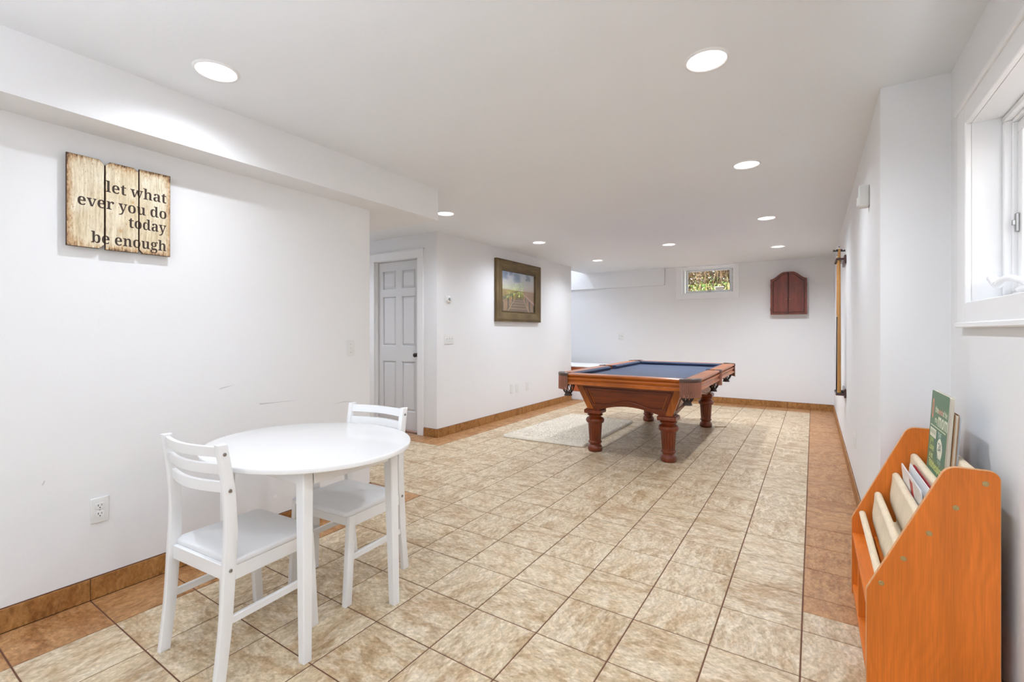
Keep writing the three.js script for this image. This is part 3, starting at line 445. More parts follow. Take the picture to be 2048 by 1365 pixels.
function makeChair(label) {
  const t = thing('dining_chair', label, 'chair', [0, 0, 0], 0, 'white chairs at the round table');
  // local frame: front toward +z, back toward -z
  const rear = [[0.193, 0], [0.171, 0.2], [0.158, 0.41], [0.152, 0.52], [0.155, 0.62], [0.163, 0.71], [0.177, 0.80], [0.186, 0.853]];
  const spline = (pts) => { const c = new THREE.SplineCurve(pts.map((p) => new THREE.Vector2(...p))); return c.getPoints(40); };
  const mid = spline(rear), half = (y) => (y < 0.45 ? lerp(0.0185, 0.0215, y / 0.45) : lerp(0.0215, 0.0175, (y - 0.45) / 0.4));
  const out = [...mid.map((p) => [-(p.x) - half(p.y), p.y]), ...mid.reverse().map((p) => [-(p.x) + half(p.y), p.y])];
  const side = (pts, x0, x1) => creased(extrude(shapeOf(pts), x1 - x0, 0.003, 'y', 2).rotateY(-Math.PI / 2).translate(x1, 0, 0), 0.5);
  const fwd = (pts) => pts;                                   // shape x = world z after the turn
  for (const s of [1, -1]) part('leg', side(fwd(out), s > 0 ? 0.177 : -0.203, s > 0 ? 0.203 : -0.177), whiteWood, t);
  const front = [[0.214, 0], [0.178, 0], [0.152, 0.405], [0.19, 0.405]];
  for (const s of [1, -1]) part('leg', side(front, s > 0 ? 0.178 : -0.205, s > 0 ? 0.205 : -0.178), whiteWood, t);
  part('seat_frame', [span(0.182, 0.200, 0.352, 0.406, -0.14, 0.165, 0.002), span(-0.200, -0.182, 0.352, 0.406, -0.14, 0.165, 0.002), span(-0.178, 0.178, 0.352, 0.406, 0.156, 0.176, 0.002), span(-0.178, 0.178, 0.352, 0.406, -0.166, -0.148, 0.002)], whiteWood, t);
  { // padded seat: domed, rounded
    const w = 0.202, z0 = -0.152, z1 = 0.205, N = 26, P = [], U = [], I = [], n = 4; const row = [];
    const outl = (k) => { const q = roundRect(2 * w, z1 - z0, 0.028, 6)[k]; return [q[0], q[1] + (z0 + z1) / 2]; }, M = roundRect(2 * w, z1 - z0, 0.028, 6).length;
    const rings = [[0, 0.4065, 0.985], [0, 0.4065, 0.995], [0, 0.410, 1.0], [0, 0.418, 1.0], [0, 0.4245, 0.99], [0, 0.429, 0.96], [0, 0.4345, 0.86], [0, 0.440, 0.66], [0, 0.4435, 0.4], [0, 0.4445, 0.2], [0, 0.4445, 0.0]];
    const zc = (z0 + z1) / 2; for (const [, y, f] of rings) for (let k = 0; k < M; k++) { const [x, z] = outl(k); P.push(x * f, y, zc + (z - zc) * f); U.push(x * f, z * f); }
    for (let j = 0; j + 1 < rings.length; j++) for (let k = 0; k < M; k++) { const a = j * M + k, b = j * M + (k + 1) % M, c = a + M, d = b + M; I.push(a, c, b, b, c, d); }
    const g = new THREE.BufferGeometry(); g.setAttribute('position', new THREE.Float32BufferAttribute(P, 3)); g.setAttribute('uv', new THREE.Float32BufferAttribute(U, 2)); g.setIndex(I); g.computeVertexNormals(); part('seat', g, vinylMat, t, 'white padded vinyl seat');
  }
  const backAt = (y) => { let b = rear[0][0]; for (let k = 0; k + 1 < rear.length; k++) if (y >= rear[k][1]) b = lerp(rear[k][0], rear[k + 1][0], clamp((y - rear[k][1]) / (rear[k + 1][1] - rear[k][1]))); return -b; };
  for (const [y0, y1] of [[0.806, 0.843], [0.742, 0.779], [0.674, 0.712]]) {
    const P = [], U = [], I = [], N = 20, th = 0.008; for (let k = 0; k <= N; k++) { const u = k / N, x = lerp(-0.179, 0.179, u), bow = -0.03 * Math.sin(Math.PI * u); for (const [y, o] of [[y0, th], [y1, th], [y1, -th], [y0, -th]]) { P.push(x, y, backAt(y) + bow + o); U.push(x, y); } }
    for (let k = 0; k < N; k++) for (let q = 0; q < 4; q++) { const a = k * 4 + q, b = k * 4 + (q + 1) % 4, c = a + 4, d = b + 4; I.push(a, c, b, b, c, d); }
    const g = new THREE.BufferGeometry(); g.setAttribute('position', new THREE.Float32BufferAttribute(P, 3)); g.setAttribute('uv', new THREE.Float32BufferAttribute(U, 2)); g.setIndex(I); part('slat', creased(flipFaces(g), 0.6), whiteWood, t);
  }
  for (const s of [1, -1]) part('stretcher', span(s > 0 ? 0.182 : -0.198, s > 0 ? 0.198 : -0.182, 0.196, 0.224, -0.16, 0.175, 0.002), whiteWood, t);
  for (const s of [1, -1]) for (const y of [0.395, 0.683, 0.818]) part('bolt', lathe([[0, 0.0012], [0.0022, 0.0012], [0.003, 0.003], [0.0062, 0.0026], [0.0068, 0], [0, 0]], 14).rotateZ(-s * Math.PI / 2).translate(s * 0.2032, y, backAt(y)), steelMat, t, 'small steel bolt head');
  return t;
}
function flipFaces(g) { const i = g.index.array; for (let k = 0; k < i.length; k += 3) { const x = i[k + 1]; i[k + 1] = i[k + 2]; i[k + 2] = x; } g.computeVertexNormals(); return g; }
{
  const near = makeChair('white slat-back dining chair nearest the viewer, its back turned to us');
  near.position.set(0.236, 0, 0.374); near.rotation.y = Math.PI + 0.07;
  const far = near.clone(); far.name = numbered('dining_chair'); scene.add(far);
  tag(far, 'white slat-back dining chair on the far side of the round table, facing us', 'chair', 'white chairs at the round table');
  far.position.set(0.212, 0, -0.186); far.rotation.set(0, 0.07, 0);
}

// ------------------------------------------------------------------ plank sign on the left wall
{
  const t = thing('wall_sign', 'cream wooden plank sign with brown serif lettering on the left wall', 'sign', [XL, -0.003, 0.0045]);
  const Z0 = 0.706, Z1 = 0.302, Y0 = 1.643, Y1 = 2.07, CW = 1024, CH = Math.round(1024 * (Y1 - Y0) / (Z0 - Z1));
  const X = (z) => (Z0 - z) / (Z0 - Z1) * CW, Yp = (y) => (Y1 - y) / (Y1 - Y0) * CH;
  const seams = [0.706, 0.5695, 0.4385, 0.302].map(X);
  const tex = canvasTexture(CW, CH, (c) => {
    const img = c.createImageData(CW, CH), r = rng(12);
    for (let y = 0; y < CH; y++) for (let x = 0; x < CW; x++) {
      const u = x / CW, v = y / CH, k = x < seams[1] ? 0 : x < seams[2] ? 1 : 2, w = fbm(u, v, 5, 3, 3, 201 + k * 9), g = fbm(u + w * 0.05, v, 70, 5, 4, 211 + k * 9, 0.6), stain = fbm(u, v, 7, 6, 4, 231), fine = fbm(u, v, 220, 30, 2, 241);
      const dl = Math.min(x - seams[k], seams[k + 1] - x) / CW, dv = Math.min(y, CH - y) / CH, outer = (k === 0 ? x : k === 2 ? CW - x : 999) / CW;
      const nz = fbm(u, v, 90, 40, 4, 251, 0.6), big = fbm(u, v, 6, 6, 3, 271), burn = Math.max(smooth(0.10, -0.035, dv - (nz - 0.5) * 0.10 - (fbm(u, v, 110, 4, 2, 261) - 0.5) * 0.08 - (big - 0.5) * 0.08), smooth(0.075, -0.03, outer - (nz - 0.5) * 0.07 - (big - 0.5) * 0.05), 0.7 * smooth(0.012, 0.0, dl - (nz - 0.5) * 0.012));
      let col = [221, 206, 176].map((q, i) => q + (g - 0.5) * [52, 58, 66][i] + (stain - 0.5) * [36, 50, 70][i] + (fine - 0.5) * 22);
      if (nz > 0.66) col = col.map((q, i) => lerp(q, [160, 124, 84][i], (nz - 0.66) * 3));
      const mid = [166, 112, 60], dark = [70, 46, 34]; col = col.map((q, i) => lerp(q, burn < 0.6 ? mid[i] : lerp(mid[i], dark[i], (burn - 0.6) / 0.4), burn * 0.9));
      const o = (y * CW + x) * 4; img.data[o] = col[0]; img.data[o + 1] = col[1]; img.data[o + 2] = col[2]; img.data[o + 3] = 255;
    }
    c.putImageData(img, 0, 0);
    for (const [kx, ky, kr] of [[X(0.463), Yp(1.893), 13], [X(0.51), Yp(1.745), 22]]) { for (let q = 0; q < 4; q++) { c.strokeStyle = `rgba(160,112,62,${0.5 - q * 0.1})`; c.lineWidth = 3; c.beginPath(); c.ellipse(kx, ky, kr + q * 7, (kr + q * 7) * 1.2, 0, 0, 7); c.stroke(); } c.fillStyle = 'rgba(186,140,86,.6)'; c.beginPath(); c.ellipse(kx, ky, kr * 0.8, kr, 0, 0, 7); c.fill(); }
    c.fillStyle = '#3b2b22'; c.textBaseline = 'alphabetic';
    const line = (s, z0, z1, y) => { c.font = 'bold 200px serif'; const w = c.measureText(s).width, target = X(z1) - X(z0), size = 0.071 / (Z0 - Z1) * CW; c.save(); c.translate(X(z0), Yp(y)); c.scale(target / w, size / 200); c.fillText(s, 0, 0); c.restore(); };
    line('let what', 0.568, 0.320, 1.921); line('ever you do', 0.670, 0.318, 1.840); line('today', 0.481, 0.322, 1.768); line('be enough', 0.621, 0.320, 1.674);
    c.globalAlpha = 1; for (let k = 0; k < 900; k++) { c.fillStyle = `rgba(222,206,178,${0.25 + 0.5 * r()})`; const x = r() * CW, y = CH * (0.25 + 0.7 * r()); c.fillRect(x, y, 1 + 2 * r(), 2 + 7 * r()); }
  });
  const face = std({ map: tex, roughness: 0.75 }), edge = std({ color: 0x4a3223, roughness: 0.8 });
  const planks = [[[0.705, 2.066], [0.590, 2.066], [0.572, 2.046], [0.572, 1.668], [0.590, 1.648], [0.705, 1.648]], [[0.5685, 2.045], [0.550, 2.064], [0.458, 2.064], [0.440, 2.046], [0.4405, 1.648], [0.5685, 1.646]], [[0.4365, 2.065], [0.303, 2.067], [0.304, 1.648], [0.422, 1.648], [0.4365, 1.666]]];
  planks.forEach((pl, k) => {
    const g = extrude(shapeOf(pl.map(([z, y]) => [-z, y])), 0.014, 0.0015, 'y', 1, true), p = g.attributes.position, uv = g.attributes.uv;
    for (let i = 0; i < p.count; i++) uv.setXY(i, (Z0 + p.getX(i)) / (Z0 - Z1), (p.getY(i) - Y0) / (Y1 - Y0));
    part(numbered('plank'), g.rotateY(Math.PI / 2).translate(0.020 + (k === 1 ? 0.0015 : 0), 0, 0), [face, edge], t);
  });
  for (const y of [1.96, 1.71]) part(numbered('batten'), span(0.001, 0.0202, y, y + 0.04, 0.34, 0.67), edge, t, 'dark batten behind the planks');
}

// ------------------------------------------------------------------ framed picture
{
  const t = thing('framed_picture', 'large wood-framed print of a boardwalk through dune grass', 'picture', [X2, 0, 0]);
  const z0 = -3.93, z1 = -5.169, y0 = 1.398, y1 = 2.282, f = 0.135;
  const bar = (pts) => { const P = []; for (const [z, y, zi, yi] of pts) P.push([0.002, y, z], [0.046, y, z], [0.002, yi, zi], [0.03, yi, zi], [0.05, lerp(y, yi, 0.25), lerp(z, zi, 0.25)], [0.038, lerp(y, yi, 0.68), lerp(z, zi, 0.68)]); return P; };
  const c = [[z0, y0, z0 - f, y0 + f], [z1, y0, z1 + f, y0 + f], [z1, y1, z1 + f, y1 - f], [z0, y1, z0 - f, y1 - f]];
  for (let k = 0; k < 4; k++) part('frame_bar', hull(bar([c[k], c[(k + 1) % 4]]), k % 2 ? 'y' : 'z'), frameWood, t);
  const a0 = z0 - f, a1 = z1 + f, b0 = y0 + f, b1 = y1 - f;
  const lip = 0.02; for (const [p, q, r_, s] of [[a0 - lip, a1 + lip, b0, b0 + lip], [a0 - lip, a1 + lip, b1 - lip, b1]]) part('inner_lip', span(0.004, 0.034, r_, s, q, p, 0.002, 'z'), frameWood, t); for (const [p, q] of [[a0 - lip, a0], [a1, a1 + lip]]) part('inner_lip', span(0.004, 0.034, b0, b1, p, q, 0.002), frameWood, t);
  const tex = canvasTexture(1024, 700, (g, w, h) => {
    const sky = g.createLinearGradient(0, 0, 0, h * 0.5); sky.addColorStop(0, '#b9c6d6'); sky.addColorStop(1, '#cfc3b6'); g.fillStyle = sky; g.fillRect(0, 0, w, h);
    const r = rng(44);
    for (const [x, y, s] of [[120, 90, 1], [470, 110, 1.2], [800, 80, 0.8], [300, 40, 0.6]]) for (let k = 0; k < 60; k++) { g.fillStyle = `rgba(98,122,156,${0.10})`; g.beginPath(); g.ellipse(x + (r() - 0.5) * 150 * s, y + (r() - 0.5) * 110 * s, 40 * s, 26 * s, 0, 0, 7); g.fill(); }
    const hz = h * 0.46, vx = w * 0.53; g.fillStyle = '#a88b70'; g.fillRect(0, hz, w, h);
    for (let k = 0; k < 5200; k++) { const y = hz - 26 + Math.pow(r(), 1.4) * (h - hz), s = 6 + (y - hz) * 0.16, x = r() * w; g.strokeStyle = ['rgba(190,140,92,.7)', 'rgba(120,96,70,.7)', 'rgba(214,176,130,.6)', 'rgba(96,84,62,.6)'][k % 4]; g.lineWidth = 1.4; g.beginPath(); g.moveTo(x, y + s); g.lineTo(x + (r() - 0.5) * s, y - s * 0.5); g.stroke(); }
    g.fillStyle = '#8b7862'; g.beginPath(); g.moveTo(vx - 8, hz + 6); g.lineTo(vx + 8, hz + 6); g.lineTo(w * 0.80, h); g.lineTo(w * 0.12, h); g.fill();
    for (let k = 0; k < 26; k++) { const q = Math.pow(k / 26, 2.1), y = hz + 8 + q * (h - hz), l = lerp(vx - 8, w * 0.12, q), e = lerp(vx + 8, w * 0.8, q); g.fillStyle = k % 2 ? 'rgba(176,148,122,.75)' : 'rgba(96,76,62,.75)'; g.fillRect(l, y, e - l, 2 + q * 14); }
    const plank = (x0, y0_, x1, y1_, w0, w1, col) => { g.fillStyle = col; g.beginPath(); g.moveTo(x0, y0_); g.lineTo(x1, y1_); g.lineTo(x1, y1_ + w1); g.lineTo(x0, y0_ + w0); g.fill(); };
    for (let k = 1; k < 6; k++) { const q = Math.pow(k / 5, 1.8), x = lerp(vx + 14, w * 0.99, q * 0.9), y = lerp(hz, h * 0.78, q * 0.9); g.fillStyle = 'rgba(70,66,60,.85)'; g.fillRect(x, y, 6 + q * 46, h * 0.05 + q * h * 0.5); const lx = lerp(vx - 16, w * 0.02, q * 0.9); g.fillRect(lx - q * 40, y, 6 + q * 46, h * 0.05 + q * h * 0.5); }
    plank(vx + 8, hz, w, h * 0.75, 3, 74, '#c9a99a'); plank(vx + 8, hz + 3, w, h * 0.82, 2, 22, '#6f6258'); plank(vx + 4, hz + 8, w * 0.86, h, 3, 40, '#c0a78c');
    plank(vx - 8, hz, 0, h * 0.66, 3, 70, '#7d7268'); plank(vx - 4, hz + 8, w * 0.16, h, 3, 38, '#b6a084');
  });
  const pm = std({ map: tex, roughness: 0.8 }), g = new THREE.PlaneGeometry(Math.abs(a1 - a0), b1 - b0).rotateY(Math.PI / 2);
  const print = new THREE.BoxGeometry(0.003, b1 - b0, Math.abs(a1 - a0)); part('print', print.translate(0.008, (b0 + b1) / 2, (a0 + a1) / 2), pm, t, 'boardwalk print');
  part('glass_pane', span(0.016, 0.018, b0, b1, a1, a0), glassMat, t);
}

// ------------------------------------------------------------------ dart cabinet
{
  const t = thing('dart_cabinet', 'dark red wooden dart cabinet with arched top on the far wall', 'cabinet', [0, 0, ZF]);
  const xc = 1.873, hw = 0.254, y0 = 1.53, ys = 2.108, ya = 2.222, outline = (s, m, gap) => { const o = [[gap, y0 + m], [hw - m, y0 + m], [hw - m, ys - m]]; for (let k = 1; k <= 16; k++) { const u = k / 16, x = lerp(hw - m, 0.055, u), y = ys - m + (ya - ys) * smooth(0, 1, u); o.push([x, y]); } o.push([gap, ya - m]); return o.map(([x, y]) => [s * x, y]); };
  const whole = [...outline(1, 0.004, 0), ...outline(-1, 0.004, 0).reverse()]; part('cabinet_body', extrude(shapeOf(whole), 0.08, 0.002).translate(xc, 0, 0.001), mahogany, t);
  for (const s of [-1, 1]) {
    const o = outline(s, 0, 0.0022), i = outline(s, 0.038, s > 0 ? 0.0022 : 0.0022), inner = outline(s, 0.042, 0.003);
    const d = part('door', extrude(shapeOf(o), 0.026, 0.004, 'y', 2).translate(xc, 0, 0.082), mahogany, t);
    part('door_panel', extrude(shapeOf(inner), 0.008, 0.0035, 'y', 2).translate(xc, 0, 0.1035), mahogany, d);
    const pts = outline(s, 0.036, 0.003).slice(1).map(([x, y]) => [x + xc, y, 0.1085]); pts.unshift([xc + s * 0.004, y0 + 0.036, 0.1085]); const rim = []; for (let k = 0; k + 1 < pts.length; k++) rim.push(rod(pts[k], pts[k + 1], 0.0065, 0.0065, 6)); part('panel_molding', rim, rackWood, d);
    part('knob', lathe([[0, 0.024], [0.006, 0.023], [0.009, 0.018], [0.007, 0.012], [0.004, 0.008], [0.004, 0], [0, 0]], 14).rotateX(Math.PI / 2).translate(xc + s * 0.021, 1.772, 0.111), std({ color: 0xd8b77a, roughness: 0.25, metalness: 1 }), d, 'small brass knob');
    for (const y of [2.0, 1.62]) part('hinge', [cyl(0.005, 0.005, 0.055, 10, xc + s * 0.2585, y - 0.027, 0.083), span(xc + s * 0.256 - 0.004, xc + s * 0.256 + 0.004, y - 0.024, y + 0.024, 0.065, 0.10, 0.001)], steelMat, t, 'small metal hinge');
  }
}

// ------------------------------------------------------------------ cue rack and cues on the right wall
{
  const t = thing('cue_rack', 'two-piece dark red wooden cue rack on the right wall', 'rack', [XR, 0, 0]);
  const up = part('upper_holder', [span(-0.018, -0.001, 1.925, 2.01, -4.60, -4.225, 0.006, 'z'), span(-0.040, -0.016, 1.962, 1.98, -4.59, -4.235, 0.004, 'z'), ...[[-4.262, -4.235], [-4.36, -4.33], [-4.465, -4.435], [-4.59, -4.555]].map(([a, b]) => span(-0.085, -0.036, 1.962, 1.98, a, b, 0.004, 'z'))], rackWood, t), low = part('lower_holder', [span(-0.018, -0.001, 0.60, 0.69, -4.60, -4.225, 0.006, 'z'), span(-0.088, -0.016, 0.622, 0.642, -4.59, -4.235, 0.006, 'z')], rackWood, t);
  for (const z of [-4.29, -4.4, -4.5]) part('clip', new THREE.TorusGeometry(0.0195, 0.003, 6, 16, 4.6).rotateX(Math.PI / 2).rotateY(2.4).translate(-0.057, 1.984, z), blackLacquer, up);
  part('felt_pad', span(-0.084, -0.022, 0.642, 0.6445, -4.57, -4.25), std({ color: 0x2d2a28, roughness: 1 }), low);
  const cue = (label, x, z, len, mats, r0, r1) => {
    const c = thing('cue_stick', label, 'cue', [x, 0.646, z], 0, 'cues standing in the rack');
    let y = 0; for (const [name, m, l] of mats) { const a = lerp(r0, r1, y / len), b = lerp(r0, r1, (y + l) / len); part(name, uvMetres(cyl(a, b, l, 16, 0, y, 0)), m, c); y += l; } return c;
  };
  const tip = std({ color: 0x2c3540, roughness: 0.9 }), ferrule = std({ color: 0xe8e4d8, roughness: 0.3 });
  const br = cue('honey brown bridge stick with a dark crosswise head, foremost in the cue rack', XR - 0.056, -4.29, 1.43, [['shaft', cueWood, 1.43]], 0.0165, 0.0125);
  part('bridge_head', extrude(shapeOf([[-0.055, 0], [0.055, 0], [0.05, 0.022], [0.035, 0.012], [0.02, 0.026], [0, 0.014], [-0.02, 0.026], [-0.035, 0.012], [-0.05, 0.022]]), 0.012, 0.002).translate(0, 1.405, -0.006).rotateY(0.35), blackLacquer, br, 'dark notched bridge head');
  cue('cue with dark butt and pale shaft, middle one in the rack', XR - 0.052, -4.4, 1.472, [['butt', blackLacquer, 0.68], ['joint', ferrule, 0.02], ['shaft', mapleWood, 0.745], ['ferrule', ferrule, 0.02], ['tip', tip, 0.007]], 0.0145, 0.0066);
  cue('cue with dark butt, deepest in the rack and mostly hidden', XR - 0.062, -4.5, 1.40, [['butt', blackLacquer, 0.76], ['joint', steelMat, 0.015], ['shaft', cueWood, 0.60], ['ferrule', ferrule, 0.018], ['tip', tip, 0.007]], 0.0148, 0.0066);
}

// ------------------------------------------------------------------ small wall fittings
function plate(name, label, category, w, h, pos, turn, group) {            // faces +z before the turn
  const t = thing(name, label, category, pos, turn, group);
  const g = creased(extrude(shapeOf(roundRect(w, h, 0.004)), 0.006, 0.003, 'y', 3), 0.5); part('cover_plate', g, plasticMat, t); return t;
}
function receptacles(t) {
  for (const y of [0.0195, -0.0195]) {
    const o = []; for (let k = 0; k < 32; k++) { const a = k / 32 * 2 * Math.PI; o.push([clamp(0.0172 * Math.cos(a) * 1.15, -0.0165, 0.0165), y + clamp(0.0172 * Math.sin(a), -0.0142, 0.0142)]); }
    const s = part('receptacle', extrude(shapeOf(o), 0.004, 0.0008).translate(0, 0, 0.0045), plasticMat, t);
    part('slot', [span(-0.0078, -0.0052, y - 0.001, y + 0.008, 0.0082, 0.0087), span(0.0055, 0.0075, y, y + 0.0072, 0.0082, 0.0087), cyl(0.0026, 0.0026, 0.0005, 12).rotateX(Math.PI / 2).translate(0, y - 0.0075, 0.0082)], slotMat, s);
  }
  part('screw', cyl(0.0025, 0.0025, 0.0012, 12).rotateX(Math.PI / 2).translate(0, 0, 0.0058), steelMat, t);
}
const onX = Math.PI / 2;
receptacles(plate('wall_outlet', 'white double wall outlet low on the left wall beside the near chair', 'outlet', 0.068, 0.118, [XL, 0.412, 0.585], onX));
receptacles(plate('wall_outlet', 'white wall outlet low on the right wall just beyond the magazine rack', 'outlet', 0.07, 0.118, [XR, 0.415, -3.065], -onX));
function toggles(t, xs) { for (const x of xs) { const q = part('toggle', [chamferBox(0.0095, 0.022, 0.004, 0.001, x, 0, 0.007), hull([[x - 0.0042, -0.002, 0.007], [x + 0.0042, -0.002, 0.007], [x - 0.0042, 0.008, 0.007], [x + 0.0042, 0.008, 0.007], [x - 0.0036, 0.006, 0.018], [x + 0.0036, 0.006, 0.018], [x - 0.0036, 0.011, 0.017], [x + 0.0036, 0.011, 0.017]])], plasticMat, t); for (const y of [0.03, -0.03]) part('screw', cyl(0.0028, 0.0028, 0.0012, 10).rotateX(Math.PI / 2).translate(x, y, 0.0058), steelMat, t); } }
toggles(plate('light_switch', 'white single light switch near the end of the left wall', 'switch', 0.07, 0.114, [XL, 1.134, -0.837], onX), [0]);
toggles(plate('light_switch', 'white triple light switch below the thermostat on the picture wall', 'switch', 0.167, 0.126, [X2, 1.163, -2.973], onX), [-0.046, 0, 0.046]);
for (const [z, y, w, label] of [[-4.371, 0.415, 0.075, 'leftmost of the three small white plates low on the picture wall'], [-4.523, 0.407, 0.08, 'middle one of the three small white plates low on the picture wall'], [-4.821, 0.40, 0.076, 'rightmost of the three small white plates low on the picture wall']]) {
  const t = plate('wall_plate', label, 'wall plate', w, 0.125, [X2, y, z], onX, 'small white plates low on the picture wall'); part('jack', chamferBox(0.02, 0.02, 0.004, 0.002, 0, 0, 0.007), plasticMat, t); for (const q of [0.04, -0.04]) part('screw', cyl(0.0028, 0.0028, 0.0012, 10).rotateX(Math.PI / 2).translate(0, q, 0.0058), steelMat, t);
}
{
  const t = plate('switch_plate', 'white double switch plate on the far wall above the pool table', 'switch', 0.12, 0.13, [-0.965, 1.169, ZF], 0);
  toggles(t, [-0.024]); part('dimmer_knob', lathe([[0, 0.012], [0.009, 0.012], [0.011, 0.009], [0.0115, 0], [0, 0]], 18).rotateX(Math.PI / 2).translate(0.024, -0.008, 0.006), std({ color: 0xc9c9c7, roughness: 0.5 }), t);
}
{
  const t = thing('thermostat', 'round white thermostat with grey dial on the picture wall', 'thermostat', [X2, 1.647, -2.953], onX);
  part('base', creased(extrude(shapeOf(roundRect(0.086, 0.086, 0.022)), 0.01, 0.003, 'y', 2), 0.5), plasticMat, t);
  part('ring', lathe([[0, 0.024], [0.03, 0.024], [0.036, 0.021], [0.038, 0.008], [0, 0.008]], 32).rotateX(Math.PI / 2), plasticMat, t); part('dial', lathe([[0, 0.031], [0.014, 0.031], [0.0165, 0.029], [0.017, 0.023], [0, 0.023]], 28).rotateX(Math.PI / 2).translate(0.004, 0, 0), std({ color: 0x6b6b6d, roughness: 0.4 }), t, 'grey dial');
  part('dial_face', cyl(0.009, 0.009, 0.002, 20).rotateX(Math.PI / 2).translate(0.004, 0, 0.0305), plasticMat, t);
}
{
  const t = thing('motion_sensor', 'small white motion sensor high on the right wall near the corner', 'sensor', [XR, 2.045, -2.03], -onX);
  part('housing', creased(extrude(shapeOf(roundRect(0.072, 0.128, 0.014)), 0.05, 0.008, 'y', 3), 0.5), plasticMat, t);
  part('lens', creased(extrude(shapeOf(roundRect(0.054, 0.05, 0.01)), 0.012, 0.004, 'y', 2).translate(0, -0.03, 0.046), 0.5), phy({ color: 0xfafafa, roughness: 0.15 }), t, 'glossy lens window');
  part('mount', span(-0.03, 0.03, -0.062, 0.058, 0, 0.002), darkMetal, t);
}

// ------------------------------------------------------------------ white cabinet half hidden in the alcove
{
  const t = thing('low_cabinet', 'low white cabinet with orange-red front half hidden behind the pool table', 'cabinet', [-1.72, 0, -6.86]);
  const red = std({ color: 0xc4683c, roughness: 0.5 });
  part('carcass', [span(-0.70, 0.70, 0, 0.145, -0.35, 0.40, 0.004), span(-0.70, 0.70, 0.145, 0.6, -0.35, 0.36, 0.003)], trimMat, t); part('top', span(-0.72, 0.72, 0.6, 0.625, -0.36, 0.415, 0.005), trimMat, t);
  for (const s of [-1, 1]) part('front_panel', span(s > 0 ? 0.012 : -0.69, s > 0 ? 0.69 : -0.012, 0.152, 0.594, 0.361, 0.379, 0.003), red, t, 'orange-red front panel');
}

